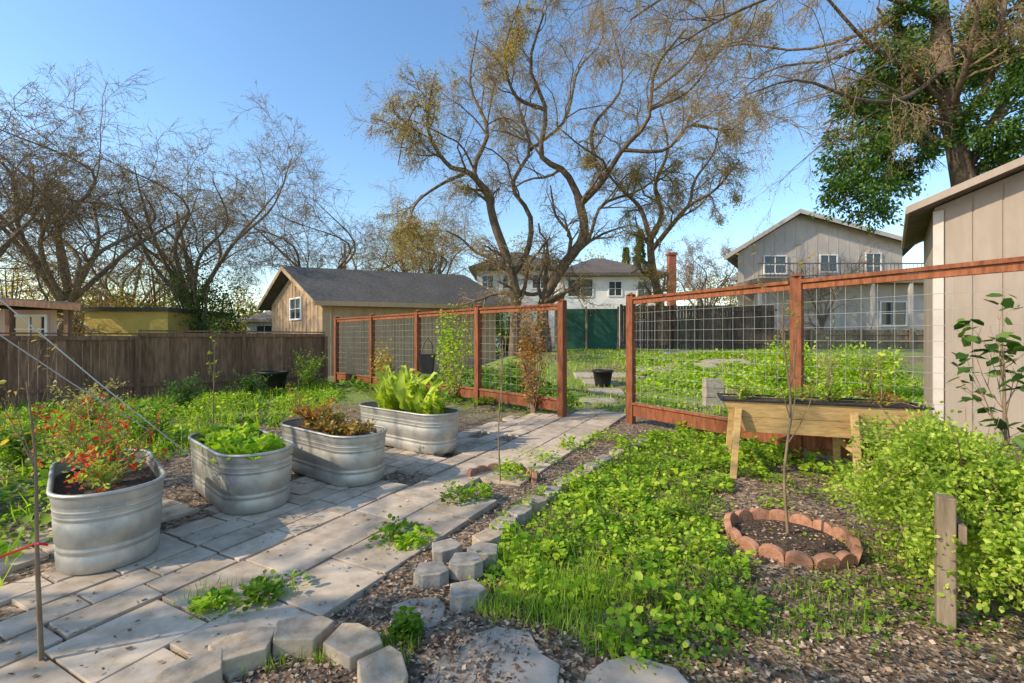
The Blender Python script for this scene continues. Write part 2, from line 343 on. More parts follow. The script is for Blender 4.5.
def paver(mb,u,v,lu,lv,z=.028):
    c=uv(u,v)+np.array([random.uniform(-.003,.003),random.uniform(-.003,.003)]); a=math.atan2(dd[1],dd[0])+random.uniform(-.013,.013); ca,sa=math.cos(a),math.sin(a)
    tz=random.uniform(-.004,.004); t1,t2=random.uniform(-.009,.009),random.uniform(-.009,.009)
    pts=[]
    for zz in (-.03,z+tz):
        for sx_,sy_ in ((-1,-1),(1,-1),(1,1),(-1,1)):
            x=sx_*lu/2;y=sy_*lv/2
            pts.append((c[0]+x*ca-y*sa,c[1]+x*sa+y*ca,zz+(x*t1+y*t2 if zz>0 else 0)))
    mb.add(pts,[(3,2,1,0),(4,5,6,7),(0,1,5,4),(1,2,6,5),(2,3,7,6),(3,0,4,7)])
for j in range(2):
    u=-.5+.2*j
    while u<9.2:
        if random.random()>.02: paver(mb,u,-2.22-.485*j,.472,.470)
        u+=.487
for j in range(5):
    u=-.5+.17*(j%2)
    while u<8.4:
        if random.random()>.07 and not (j>3 and u>5.5): paver(mb,u,-3.085-.24*j,.325 if j%2 else .415,.222)
        u+=.342 if j%2 else .432
for j in range(2):
    u=-.4
    while u<2.2: paver(mb,u,-4.34-.3*j,.30,.285); u+=.32
tag(mb.build('paver_path','paver',bevel=.004),kind='structure')
mb=MB()
def gsolve(px,py):
    Y=9.0
    for _ in range(40): Y=.5*Y+.5*F*(H-float(gz((px-512)/F*Y,Y)))/(py-HY)
    return (px-512)/F*Y,Y
for (px,py,a,b_) in ((598,402,.8,.5),(606,392,.8,.5),(600,383,.9,.6),(625,376,1.,.6),(655,370,1.4,.7),(690,366,1.6,.7),(725,362,1.6,.7),(640,358,1.8,.7),(700,353,3.0,.8),(590,376,.9,.6),(668,384,1.2,.5),(700,376,1.2,.5)):
    x,Y=gsolve(px,py); z0=float(gz(x,Y-b_/2));z1=float(gz(x,Y+b_/2))
    mb.slab([(x-a/2,Y-b_/2,z0+.05),(x+a/2,Y-b_/2,z0+.05),(x+a/2,Y+b_/2,z1+.05),(x-a/2,Y+b_/2,z1+.05)],.1)
tag(mb.build('garden_path','concrete',bevel=.01),kind='structure')
n=56000
Yc=1.7*np.exp(rng.uniform(0,1.75,n)); Xc=rng.uniform(-1.2,1.25,n)*Yc
vv=Xc*pp[0]+Yc*pp[1]; uu=Xc*dd[0]+Yc*dd[1]
k=~((vv>-4.5)&(vv<-1.98)&(uu<9)&(rng.random(n)>.05)); Xc=Xc[k];Yc=Yc[k]
C=np.stack([Xc,Yc,gzn(Xc,Yc)+rng.uniform(.004,.03,len(Xc))],-1)
vv=Xc*pp[0]+Yc*pp[1]; onp=(vv>-4.5)&(vv<-1.98); C[onp,2]=.036
s=rng.uniform(.008,.034,len(C))*(1+.05*Yc)
V,Q=leaves(C,rdir(len(C),-.3,.3),s,s*rng.uniform(.3,.8,len(C)),TK,.35)
tag(qmesh('bark_mulch',V,Q,'chips'),'brown bark chips and dry leaf litter over the garden soil','mulch',kind='stuff')
# ------------------------------------------------------------ board fence left
o=thing('board_fence',(-10.7,9.5,0),'weathered brown board fence along the left side behind the garden beds','fence')
A=np.array([-15.6,4.5]); B=np.array([-5.95,14.45]); Lf=np.linalg.norm(B-A); e=(B-A)/Lf; nn=np.array([e[1],-e[0]])
nb=6; seg=Lf/nb
for b_ in range(nb):
    mb=MB(); t=b_*seg+.06; top=1.60 if b_<4 else 1.68
    while t<(b_+1)*seg-.12:
        w_=.138; p=A+e*(t+w_/2); h=top-.06+random.uniform(-.012,.012)
        mb.bar((p[0],p[1],-.02),(p[0],p[1],h),.02,w_,(e[0],e[1],0)); t+=w_+.004
    mb.build('boards','fence_wood',o)
    p0=A+e*(b_*seg)+nn*.035; p1=A+e*((b_+1)*seg-.002)+nn*.035
    MB().bar((p0[0],p0[1],top-.10),(p1[0],p1[1],top-.10),.035,.10).build('rail','fence_wood',o)
    MB().bar((p0[0],p0[1],.35),(p1[0],p1[1],.35),.035,.09).build('rail','fence_wood',o)
    p0=A+e*(b_*seg+.003); p1=A+e*((b_+1)*seg-.003)
    MB().bar((p0[0],p0[1],top+.0),(p1[0],p1[1],top+.0),.13,.035).build('cap_board','fence_wood',o)
for b_ in range(nb+1):
    p=A+e*(b_*seg)+nn*.09
    MB().bar((p[0],p[1],-.05),(p[0],p[1],1.56),.09,.09,(e[0],e[1],0)).build('post','fence_wood',o,bevel=.005)
# ------------------------------------------------------------ hog wire fences
def wirefence(o,P,zt=2.15,zb=.12,base_h=.2,sp=.13):
    for i,p in enumerate(P):
        z=float(gz(*p)); MB().bar((p[0],p[1],z-.05),(p[0],p[1],z+zt+.04),.13,.13,(0.7,.7,0)).build('post','redwood',o,bevel=.008)
        MB().add([(p[0]+a*.08,p[1]+b_*.08,z+zt+.045) for a,b_ in ((-1,-1),(1,-1),(1,1),(-1,1))]+[(p[0],p[1],z+zt+.09)],[(0,1,4),(1,2,4),(2,3,4),(3,0,4),(3,2,1,0)]).build('post_cap','redwood',o)
    for i in range(len(P)-1):
        a=np.array(P[i]);b_=np.array(P[i+1]); L_=np.linalg.norm(b_-a); e=(b_-a)/L_; q0=a+e*.075; q1=b_-e*.075
        z0=float(gz(*q0));z1=float(gz(*q1))
        MB().bar((*q0,z0+zt-.02),(*q1,z1+zt-.02),.10,.045).bar((*q0,z0+zt-.085),(*q1,z1+zt-.085),.04,.07).build('top_rail','redwood',o,bevel=.004)
        MB().bar((*q0,z0+zb+base_h/2),(*q1,z1+zb+base_h/2),.045,base_h).bar((*q0,z0+zb+base_h+.02),(*q1,z1+zb+base_h+.02),.10,.035).build('bottom_rail','redwood',o,bevel=.004)
        lo=zb+base_h+.04; hi=zt-.12; nv=int((L_-.15)/sp)
        segs=[];
        for k in range(1,nv):
            t=k/nv; q=q0*(1-t)+q1*t; zz=z0*(1-t)+z1*t; segs.append([(q[0],q[1],zz+lo),(q[0],q[1],zz+hi)])
        nh=int((hi-lo)/sp)
        for k in range(nh+1):
            h=lo+(hi-lo)*k/nh; segs.append([(q0[0],q0[1],z0+h),(q1[0],q1[1],z1+h)])
        Vt,Qt=tubes(np.array(segs),np.full((len(segs),2),.0025),4); qmesh('wire_mesh',Vt,Qt,'wire',o)
oA=thing('wire_fence',(.94,8.53,0),'redwood and hog wire fence running back behind the four metal planters','fence')
wirefence(oA,[(.94-1.7*i,8.53+1.668*i) for i in range(5)],sp=.155)
oB=thing('wire_fence',(2.1,8.1,0),'tall redwood and hog wire fence on the right behind the raised wooden planter','fence')
wirefence(oB,[(2.12,8.12),(3.56,5.69),(4.98,3.34)],zt=2.22,sp=.15)
# ------------------------------------------------------------ stock tanks
ax=np.array([-.8,.6]); 
def stadium(L_,W_,n=12):
    r=W_/2; c=(L_-W_)/2; pts=[];nr=[]
    for s_,a0 in ((1,-math.pi/2),(-1,math.pi/2)):
        for k in range(n+1):
            a=a0+math.pi*k/n; pts.append((s_*c+math.cos(a)*r,math.sin(a)*r)); nr.append((math.cos(a),math.sin(a)))
    return np.array(pts),np.array(nr)
def tank(cap,label,L_=1.5,W_=.6,h=.5,axd=ax):
    axd=np.array(axd,dtype=float); axd=axd/np.linalg.norm(axd); cen=np.array(cap)+axd*(L_-W_)/2; per=np.array([-axd[1],axd[0]])
    o=thing('stock_tank',(cen[0],cen[1],.03),label,'planter tub','galvanised stock tank planters')
    P,Nn=stadium(L_,W_,14)
    prof=[(0,-.012),(.012,0),(.05,0)]
    for zc in (.12,.165,.33,.37,.41):
        prof+=[(zc-.016,0),(zc-.006,-.006),(zc+.006,-.006),(zc+.016,0)]
    prof+=[(h-.04,0),(h-.01,.004)]
    V=[];
    for z,dn in prof:
        q=P+Nn*(dn-.03*(1-z/h)*1.0); w_=cen+q[:,:1]*axd+q[:,1:]*per
        V.append(np.column_stack([w_,np.full(len(w_),z+.032)]))
    V=np.array(V); K,n_=V.shape[:2]; idx=np.arange(K*n_).reshape(K,n_); nx_=np.roll(idx,-1,1)
    Q=np.stack([idx[:-1],nx_[:-1],nx_[1:],idx[1:]],-1).reshape(-1,4); 
    qmesh('tank_wall',V.reshape(-1,3),Q,'tank',o,smooth=True)
    rr=.014; sd_=6; V=[]
    for a in range(sd_):
        an=2*math.pi*a/sd_; qq=P+Nn*(math.cos(an)*rr); ww=cen+qq[:,:1]*axd+qq[:,1:]*per; V.append(np.column_stack([ww,np.full(len(ww),h+.03+math.sin(an)*rr)]))
    V=np.array(V); idx=np.arange(sd_*n_).reshape(sd_,n_); a1=np.roll(idx,-1,0); Q=np.stack([idx,np.roll(idx,-1,1),np.roll(a1,-1,1),a1],-1).reshape(-1,4)
    qmesh('rim',V.reshape(-1,3),Q,'tank',o,smooth=True)
    V=[]
    for z,dn in ((h+.02,-.006),(h-.12,-.012)):
        qq=P+Nn*dn; ww=cen+qq[:,:1]*axd+qq[:,1:]*per; V.append(np.column_stack([ww,np.full(len(ww),z)]))
    V=np.array(V); idx=np.arange(2*n_).reshape(2,n_); Q=np.stack([idx[0],np.roll(idx[0],-1),np.roll(idx[1],-1),idx[1]],-1)
    qmesh('inner_wall',V.reshape(-1,3),Q,'tank',o,smooth=True)
    mb=MB(); qq=P-Nn*.012; pts=[tuple(x) for x in np.column_stack([cen+qq[:,:1]*axd+qq[:,1:]*per,np.full(n_,h-.07)])]
    mb.add(pts,[tuple(range(n_))]); mb.build('soil','soil',o)
    mb=MB(); c0=cen-axd*(L_/2-.006)
    mb.tube([(c0[0]-axd[0]*.02+per[0]*s_,c0[1]-axd[1]*.02+per[1]*s_,.44+zz) for s_,zz in ((-.07,.02),(-.065,-.005),(.065,-.005),(.07,.02))],.006,6)
    mb.build('handle','tank',o)
    return cen,axd,h-.07
T1=tank((-2.70,3.06),'nearest metal stock tank at far left holding red flowering plants',L_=1.4,W_=.58,axd=(-.70,.72))
T2=tank((-2.27,4.03),'second metal stock tank from the left holding low bright lettuce greens',L_=1.45,axd=(-.74,.68))
T3=tank((-1.62,4.74),'third metal stock tank holding rust coloured low foliage')
T4=tank((-1.0,6.0),'farthest metal stock tank holding tall pale green leaves, beside the fence',L_=1.75)
def spot(T,a,b_=0):
    c,axd,z=T; per=np.array([-axd[1],axd[0]]); p=c+axd*a+per*b_; return (p[0],p[1],z)
def rosette(name,label,cat,c,n,Ln,Wr,elo,ehi,mat,group=None,spread=.04,tpl=TBIG,roll=.2):
    a=rng.uniform(0,2*np.pi,n); el_=rng.uniform(elo,ehi,n); D=np.stack([np.cos(a)*np.cos(el_),np.sin(a)*np.cos(el_),np.sin(el_)],-1)
    C=np.array(c)+np.column_stack([np.cos(a)*spread*rng.random(n),np.sin(a)*spread*rng.random(n),np.zeros(n)])
    s=rng.uniform(.5,1.15,n)*Ln; V,Q=leaves(C,D,s,s*Wr,tpl,roll)
    V=V+rng.normal(0,.006,V.shape)
    return tag(qmesh(name,V,Q,mat,origin=c,smooth=True),label,cat,group)
def bushy(name,label,cat,c,nst,h,sp,leafn,lsz,lmat,wr=.5,stem='stem',group=None,flower=None,sr=.004,top=False,tpl=T6,sub=4,lean=(0,0)):
    o=thing(name,c,label,cat,group); a=rng.uniform(0,2*np.pi,nst); l=rng.uniform(.1,1,nst)*sp; hh=rng.uniform(.35,1.2,nst)*h
    c=np.array(c); P=[]
    for k in range(nst):
        e_=c+np.array([math.cos(a[k])*l[k]+lean[0]*hh[k],math.sin(a[k])*l[k]+lean[1]*hh[k],hh[k]]); m_=c+(e_-c)*.5+np.array([-math.cos(a[k])*l[k]*.15,-math.sin(a[k])*l[k]*.15,hh[k]*.08])+rng.normal(0,.015,3)
        P.append(spline([c+rng.normal(0,.012,3)*[1,1,0],m_,e_],6))
    P=np.array(P); R=np.tile(np.linspace(1,.4,6)*sr,(nst,1)); parts=[tubes(P,R,4)]; pts=P
    if sub:
        c1,r1=children(P,R,sub,.4,.6,.12,.1,4,.6,.3,.0012); parts.append(tubes(c1,r1,3)); pts=np.concatenate([P[:,2:].reshape(-1,3),c1.reshape(-1,3)])
    else: pts=P[:,1:].reshape(-1,3)
    V,Q=merge(parts); qmesh('stems',V,Q,stem,o)
    i=rng.integers(0,len(pts),leafn); C=pts[i]+rng.normal(0,lsz*.4,(leafn,3)); D=norm(C-c)*.5+rdir(leafn,-.4,.8)
    s=rng.uniform(.5,1.3,leafn)*lsz; V,Q=leaves(C,D,s,s*wr,tpl,.6); qmesh('foliage',V,Q,lmat,o)
    if flower:
        nf,fs,fm=flower; tips=P[:,-1]; j=rng.integers(0,nst,nf); C=tips[j]+rng.normal(0,1,(nf,3))*[.012,.012,.04]
        V,Q=leaves(C,rdir(nf),fs,fs*.6,T6,1.); qmesh('flowers',V,Q,fm,o)
    return o
for k,(a,b_) in enumerate(((-.38,.02),(-.04,-.06),(.32,.05))):
    bushy('flowering_plant',['red flowering plant at the near end of the leftmost tank','red flowering plant in the middle of the leftmost tank','red flowering plant at the far end of the leftmost tank'][k],'flowering plant',spot(T1,a,b_),34,[.28,.42,.48][k],[.22,.32,.38][k],380,.042,['palelime','green','palelime'][k],.38,'straw',flower=(120,.036,'red'),group='flowering plants in the leftmost tank',lean=(-.25,.1))
for k,a in enumerate((-.46,-.15,.16,.45)):
    rosette('lettuce_plant',['green lettuce at the near end of the second tank','second green lettuce from the near end of the second tank','third green lettuce from the near end of the second tank','green lettuce at the far end of the second tank'][k],'lettuce',spot(T2,a,.04*(-1)**k),90,.19,.6,.1,1.4,'lime',group='lettuces in the second tank',spread=.19,roll=.6)
for k,a in enumerate((-.35,.05,.42)):
    bushy('rust_leaf_plant',['low rust leaved plant at the near end of the third tank','low rust leaved plant in the middle of the third tank','rust leaved plant at the far end of the third tank'][k],'plant',spot(T3,a),34,[.13,.2,.26][k],.24,620,.05,['rust','rust','orange'][k],.55,group='rust leaved plants in the third tank')
for k,a in enumerate((-.50,-.14,.2,.52)):
    rosette('leaf_green_plant',['upright pale green leafy plant at the near end of the farthest tank','second upright leafy plant from the near end of the farthest tank','third upright leafy plant from the near end of the farthest tank','upright leafy plant at the far end of the farthest tank'][k],'leafy plant',spot(T4,a,.03*(-1)**k),[30,36,34,26][k],[.44,.62,.60,.42][k],.25,.8,1.5,'palelime',group='upright leafy plants in the farthest tank',spread=.10,roll=.7)
bushy('dried_stalk','dry brown flower stalk rising behind the third metal tank','dried plant',(-2.6,5.6,0),5,1.05,.12,260,.04,'orange',.4,'twig',sr=.006)
# ------------------------------------------------------------ edging blocks
def blockmesh(w_,d_,h,t=.66):
    me=MB(); x=w_/2;y=d_/2
    b0=[(-x,-y*.55,0),(-x*.5,-y,0),(x*.5,-y,0),(x,-y*.55,0),(x*t,y,0),(-x*t,y,0)]; n=len(b0)
    me.add(b0+[(a,b,h) for a,b,_ in b0],[tuple(range(n-1,-1,-1)),tuple(range(n,2*n))]+[(i,(i+1)%n,n+(i+1)%n,n+i) for i in range(n)])
    return me
def place_block(px,py,z,rot,label,mat='block',w_=.21,d_=.16,h=.10,zb=0,group='concrete edging blocks',bev=.006):
    x,y=gp(px,py,zb+h); o=blockmesh(w_,d_,h).build('edging_block',mat,origin=(0,0,0),bevel=bev,seg=2)
    o.location=(x,y,zb-.01); o.rotation_euler=(random.uniform(-.03,.03),random.uniform(-.03,.03),rot); tag(o,label,'edging block',group); return o
for k,(px,py,r) in enumerate(((190,668,.85),(243,640,.5),(301,625,.05),(353,636,-.55),(382,666,-1.15))):
    place_block(px,py,0,r+math.pi,['first tan block from the left in the curved front row','second tan block from the left in the curved front row','middle tan block at the top of the curved front row','large tan block right of the middle of the curved front row','last tan block at the right end of the curved front row'][k],w_=.285,d_=.19,h=.095)
for k,(px,py,r,zb) in enumerate(((431,566,.2,0),(446,543,.5,0),(466,556,.1,.03),(484,546,-.3,.0),(466,586,.4,0))):
    place_block(px,py,0,r,['grey block at the left of the loose pile beside the weeds','grey block at the back left of the loose pile beside the weeds','grey block in the middle of the loose pile beside the weeds','grey block at the right of the loose pile beside the weeds','grey block at the front of the loose pile beside the weeds'][k],mat='gblock',w_=.215,d_=.16,h=.10,zb=zb)
row=((487,533),(503,520),(519,508),(535,498),(551,488),(566,479),(580,471),(594,463),(607,456),(619,450),(631,444),(641,439))
for k,(px,py) in enumerate(row):
    ords=['first','second','third','fourth','fifth','sixth','seventh','eighth','ninth','tenth','eleventh','last']
    place_block(px+random.uniform(-2,2),py,0,.95+random.uniform(-.18,.18),ords[k]+' block from the front in the straight row edging the weed bed',mat='gblock' if k%3 else 'block',w_=.25,d_=.16,h=.09+random.uniform(-.012,.012),group='blocks edging the weed bed')
def edger():
    mb=MB(); hw=.078; pr=[(-hw,0),(hw,0),(hw,.05)]+[(hw*math.cos(a),.05+.045*math.sin(a)) for a in np.linspace(.25,math.pi-.25,9)]+[(-hw,.05)]
    n=len(pr); mb.add([(x,-.025,z) for x,z in pr]+[(x,.025,z) for x,z in pr],[tuple(range(n)),tuple(range(2*n-1,n-1,-1))]+[(i,n+i,n+(i+1)%n,(i+1)%n) for i in range(n)]); return mb
def ring(cx,cy,r,angs,labs,group):
    first=None
    for k,a in enumerate(angs):
        if first is None: o=edger().build('edging_brick','brick',origin=(0,0,0),bevel=.004); first=o
        else: o=first.copy(); COL.objects.link(o)
        rr_=r+random.uniform(-.008,.008)
        o.location=(cx+math.cos(a)*rr_,cy+math.sin(a)*rr_,random.uniform(-.006,.006)); o.rotation_euler=(random.uniform(.1,.3),random.uniform(-.06,.06),a+math.pi/2+random.uniform(-.06,.06))
        tag(o,labs,'edging brick',group)
RX,RY=2.04,3.36
ring(RX,RY,.39,[2*math.pi*k/16 for k in range(16)],'scalloped terracotta brick in the round ring about the sapling','bricks of the round sapling ring')
ring(-.12,4.75,.34,[math.pi*(.02+.14*k) for k in range(7)],'small terracotta brick in the half ring behind the slim sapling by the path','bricks of the half ring by the path')
mb=MB(); n=24
mb.add([(RX,RY,.06)]+[(RX+.36*math.cos(2*math.pi*k/n),RY+.36*math.sin(2*math.pi*k/n),.018) for k in range(n)],[(0,1+k,1+(k+1)%n) for k in range(n)])
tag(mb.build('soil_mound','soil',smooth=True,origin=(RX,RY,0)),'dark soil mound inside the round brick ring','soil')
n=260; a=rng.uniform(0,2*np.pi,n); r=np.sqrt(rng.random(n))*.33; C=np.stack([RX+r*np.cos(a),RY+r*np.sin(a),.066-.042*r/.34],-1); s=rng.uniform(.012,.04,n)
V,Q=leaves(C,rdir(n,-.2,.3),s,s*.6,TK,.4); tag(qmesh('leaf_litter',V,Q,'chips'),'dry leaf litter lying on the soil inside the brick ring','leaf litter',kind='stuff')
for (pts,lab) in (([(418,690),(436,662),(452,650),(470,634),(498,626),(530,632),(541,652),(560,664),(556,690)],'grey broken slab at the front centre below the weeds'),
                  ([(580,692),(588,672),(604,660),(634,654),(652,660),(676,668),(700,695)],'grey broken slab right of the front centre slab'),
                  ([(392,606),(410,598),(438,596),(446,606),(440,622),(412,634),(390,624)],'small flat stone between the block pile and the front blocks')):
    q=[(*gp(a,b_,.018),.018+random.uniform(-.004,.006)) for a,b_ in pts][::-1]; mb=MB(); mb.slab(q,.05); cx=sum(p[0] for p in q)/len(q); cy=sum(p[1] for p in q)/len(q)
    tag(mb.build('flagstone','concrete',origin=(cx,cy,0),bevel=.006),lab,'stone slab')
# ------------------------------------------------------------ raised planters
def bx_T(org,ex,ey):
    return lambda x,y,z:(org[0]+ex[0]*x+ey[0]*y,org[1]+ex[1]*x+ey[1]*y,z+(org[2] if len(org)>2 else 0))
o=thing('raised_planter',(3.0,4.9,0),'raised V shaped wooden planter with black liner on splayed legs beside the wire fence','planter')
ex=np.array([.935,-.35]);ex/=np.linalg.norm(ex);ey=np.array([-ex[1],ex[0]])
Tf=bx_T((2.31,5.0,0),ex,ey); LL=1.82; DD=.55; zt,zb_=.81,.47; ix,iy=.24,.10
def board(q,t):
    mb=MB(Tf); mb.add(list(q)+[(a+t[0],b_+t[1],c+t[2]) for a,b_,c in q],[(0,1,2,3),(7,6,5,4),(0,4,5,1),(1,5,6,2),(2,6,7,3),(3,7,4,0)]); return mb
zm=(zt+zb_)/2
for z0,z1 in ((zb_,zm-.002),(zm+.002,zt)):
    f0=(zt-z0)/(zt-zb_); f1=(zt-z1)/(zt-zb_)
    board([(ix*f0,iy*f0,z0),(LL-ix*f0,iy*f0,z0),(LL-ix*f1,iy*f1,z1),(ix*f1,iy*f1,z1)],(0,.022,0)).build('front_board','pine',o,bevel=.002)
board([(ix,DD-iy,zb_),(LL-ix,DD-iy,zb_),(LL,DD,zt),(0,DD,zt)],(0,-.022,0)).build('back_board','pine',o)
board([(ix+.001,iy+.023,zb_),(ix+.001,DD-iy-.023,zb_),(.001,DD-.023,zt),(.001,.023,zt)],(.02,0,0)).build('end_board','pine',o)
board([(LL-ix-.001,iy+.023,zb_),(LL-ix-.001,DD-iy-.023,zb_),(LL-.001,DD-.023,zt),(LL-.001,.023,zt)],(-.02,0,0)).build('end_board','pine',o)
MB(Tf).box(ix,iy+.03,zb_+.01,LL-ix,DD-iy-.03,zb_+.03).build('bottom_board','pine',o)
MB(Tf).box(-.02,-.02,zt+.004,LL+.02,.02,zt+.022).box(-.02,DD-.02,zt+.004,LL+.02,DD+.02,zt+.022).box(-.02,.022,zt+.004,.02,DD-.022,zt+.022).box(LL-.02,.022,zt+.004,LL+.02,DD-.022,zt+.022).build('liner_rim','black',o,bevel=.004)
MB(Tf).box(.03,.05,zt-.06,LL-.03,DD-.05,zt-.0).build('soil','soil',o)
for xl,sx_ in ((.16,-.06),(LL-.62,.03),(LL-.16,.06)):
    for yl,s_ in ((-.02,-1),(DD+.02,1)):
        MB().bar(Tf(xl+sx_,yl+s_*.05,-.02),Tf(xl,yl,zt-.06),.065,.04,(ey[0],ey[1],0)).build('leg','pine',o,bevel=.004)
MB().bar(Tf(.16,0,.36),Tf(.16,DD,.36),.035,.06).build('brace','pine',o); MB().bar(Tf(LL-.6,0,.36),Tf(LL-.6,DD,.36),.035,.06).build('brace','pine',o)
for k,(a,b_) in enumerate(((.25,.25),(.7,.2),(1.1,.33),(1.5,.22))):
    p=Tf(a,b_,zt-.01); bushy('small_weed',['leafy green weed at the left end of the raised planter','second leafy weed from the left in the raised planter','third leafy weed from the left in the raised planter','leafy green weed at the right end of the raised planter'][k],'weed',p,22,[.17,.13,.18,.14][k],.28,300,.035,['palelime','lime','lime','rust'][k],.7,group='weeds growing in the raised planter')
bushy('thin_twig_shrub','bare thin twig shrub standing in the raised planter','shrub',Tf(1.05,.3,zt),7,.62,.22,70,.04,'straw',.6,'twig')
o=thing('grey_planter',(2.9,3.0,0),'weathered wooden raised planter on post legs at right edge under the lime shrub','planter')
ex2=np.array([1.0,1.45]);ex2/=np.linalg.norm(ex2);ey2=np.array([ex2[1],-ex2[0]])
T2f=bx_T((2.26,2.30,0),ex2,ey2)
MB(T2f).box(0,0,.46,1.75,.03,.55).build('side_board','grey_wood',o,bevel=.004)
MB(T2f).box(0,.57,.46,1.75,.60,.55).build('side_board','grey_wood',o,bevel=.004)
MB(T2f).box(.35,.032,.46,.378,.568,.55).build('end_board','grey_wood',o,bevel=.004)
MB(T2f).box(1.752,0,.46,1.78,.6,.55).build('end_board','grey_wood',o,bevel=.004)
MB(T2f).box(.38,.032,.42,1.75,.568,.53).build('soil','soil',o)
for xl in (.045,1.70):
    for yl in (-.045,.645): 
        MB().bar(T2f(xl,yl,-.02),T2f(xl,yl,.68),.075,.075,(ex2[0],ex2[1],0)).build('leg','grey_wood',o,bevel=.006)
cs=[(2.75,2.9,.66,.50,.44,.28),(3.0,3.25,.72,.42,.36,.26),(2.55,3.0,.36,.34,.32,.32),(2.95,2.62,.42,.32,.34,.38),(3.15,2.9,.3,.3,.3,.3),
 (2.55,2.36,.56,.22,.16,.2),(2.70,2.15,.56,.22,.14,.2),(2.62,2.25,.38,.22,.14,.24),(2.40,2.6,.52,.14,.16,.24),(2.95,2.2,.40,.28,.18,.3),(2.85,2.35,.74,.34,.22,.18),(2.62,2.55,.78,.26,.24,.16),(2.50,2.5,.28,.22,.2,.24),
 (2.36,2.14,.48,.10,.08,.16),(2.46,2.07,.46,.13,.09,.2),(2.30,2.3,.30,.10,.12,.2),(2.22,2.45,.48,.12,.12,.2)]
C,D=clumps(cs,31000,26,.18); k=~((C[:,1]<2.33)&(np.abs(C[:,0]-2.27*C[:,1]/2.26)<.045)); C=C[k];D=D[k]; C[:,2]=np.maximum(C[:,2],.03); s=rng.uniform(.5,1.4,len(C))*.027
o=thing('trailing_shrub',(2.8,2.9,0),'bright lime fine leaved shrub spilling over the wooden planter at the right edge','shrub')
V,Q=leaves(C,D+rdir(len(C)),s,s*.65,T6,.8); qmesh('foliage',V,Q,'shrub',o)
P=np.array([spline([(2.8,2.8,.6),(2.8+dx*.5,2.8+dy*.5,.75),(2.8+dx,2.8+dy,z)],6) for dx,dy,z in [(rng.uniform(-.5,.42),rng.uniform(-.6,.4),rng.uniform(.1,1.1)) for _ in range(80)]])
V,Q=tubes(P,np.tile(np.linspace(.006,.002,6),(80,1)),4); qmesh('stems',V,Q,'twig',o)
def sapling(name,label,pts,r,nb,leafn,lsz,lmat,br=.35,up=.2,bark='twig',sub=3,tmin=.35,group=None,rl=.5):
    o=thing(name,pts[0],label,'sapling' if 'sapling' in name else 'plant',group); P=spline(pts,12)[None]; R=np.linspace(r,r*.3,12)[None]
    V,Q=tubes(P,R,6); qmesh('stem',V,Q,bark,o,smooth=True)
    c1,r1=children(P,R,nb,br,.7,.1,up,5,.6,tmin,.0018); parts=[tubes(c1,r1,4)]; pt=c1.reshape(-1,3)
    if sub: c2,r2=children(c1,r1,sub,.5,.6,.15,up*.5,4,.6,.3,.0012); parts.append(tubes(c2,r2,3)); pt=c2[:,1:].reshape(-1,3)
    V,Q=merge(parts); qmesh('branches',V,Q,bark,o)
    if leafn:
        i=rng.integers(0,len(pt),leafn); s=rng.uniform(.5,1.3,leafn)*lsz; V,Q=leaves(pt[i]+rng.normal(0,.008,(leafn,3)),rdir(leafn,-.7,.6),s,s*rl,T6,.6); qmesh('leaves',V,Q,lmat,o)
    return o
sapling('sapling','slender bare sapling growing in the round terracotta brick ring',[(RX,RY,.02),(RX-.03,RY,.5),(RX+.02,RY,1.0),(RX-.04,RY,1.5),(RX-.02,RY+.02,1.88)],.012,10,70,.05,'olivel',.4,.35,tmin=.35)
sapling('sapling','slim bare sapling in the half brick ring between the tanks and the gate',[(-.12,4.7,0),(-.14,4.7,.6),(-.10,4.7,1.1),(-.1,4.72,1.48)],.010,8,20,.04,'olivel',.3,.5,tmin=.3)
sapling('sapling','thin bare brown sapling with a red ribbon at the bottom left corner',[(-2.15,2.08,0),(-2.17,2.08,.5),(-2.2,2.1,.95),(-2.24,2.1,1.3)],.011,5,30,.04,'olivel',.3,.4,tmin=.5)
sapling('sapling','young sapling with upright green shoots behind the second tank',[(-4.0,6.1,0),(-4.0,6.1,.7),(-3.98,6.1,1.5)],.010,8,60,.05,'green',.3,.5,tmin=.35)
sapling('leafy_shrub','big leaved shrub rising at the right edge above the wooden planter',[(3.0,2.75,.5),(2.98,2.75,1.0),(2.92,2.7,1.3),(2.9,2.7,1.5)],.010,14,120,.085,'glossy',.5,.15,rl=.6,tmin=.2)
sapling('leafy_twig','yellowing leafy twig standing in the raised planter near the right end',[Tf(1.5,.2,.80),Tf(1.5,.2,1.0),Tf(1.48,.2,1.25)],.008,6,60,.06,'palelime',.5,.2,rl=.6,tmin=.2)
tag(MB().tube([(-2.5,2.0,.46),(-2.34,2.05,.50),(-2.18,2.085,.56),(-2.15,2.07,.565),(-2.13,2.09,.55)],.006,5).build('ribbon','ribbon',origin=(-2.2,2.08,.5)),'red ribbon tied around the thin sapling at the bottom left','ribbon')
tag(MB().bar((-4.9,4.0,-.05),(-4.9,4.0,2.5),.06,.06).build('wooden_stake','grey_wood',origin=(-4.9,4.0,0)),'tall wooden stake left of the tanks carrying the white twine','stake')
for k,(a,b_) in enumerate((((-4.87,4.0,2.15),(-4.05,5.75,0)),((-4.87,4.03,1.75),(-4.7,5.9,.3)))):
    tag(MB().tube([a,tuple((a[i]+b_[i])/2-(.03 if i==2 else 0) for i in range(3)),b_],.0065,4).build('twine','twine',origin=a),['long white twine slanting down from upper left to behind the second tank','shorter white twine slanting down above the left bed'][k],'twine')
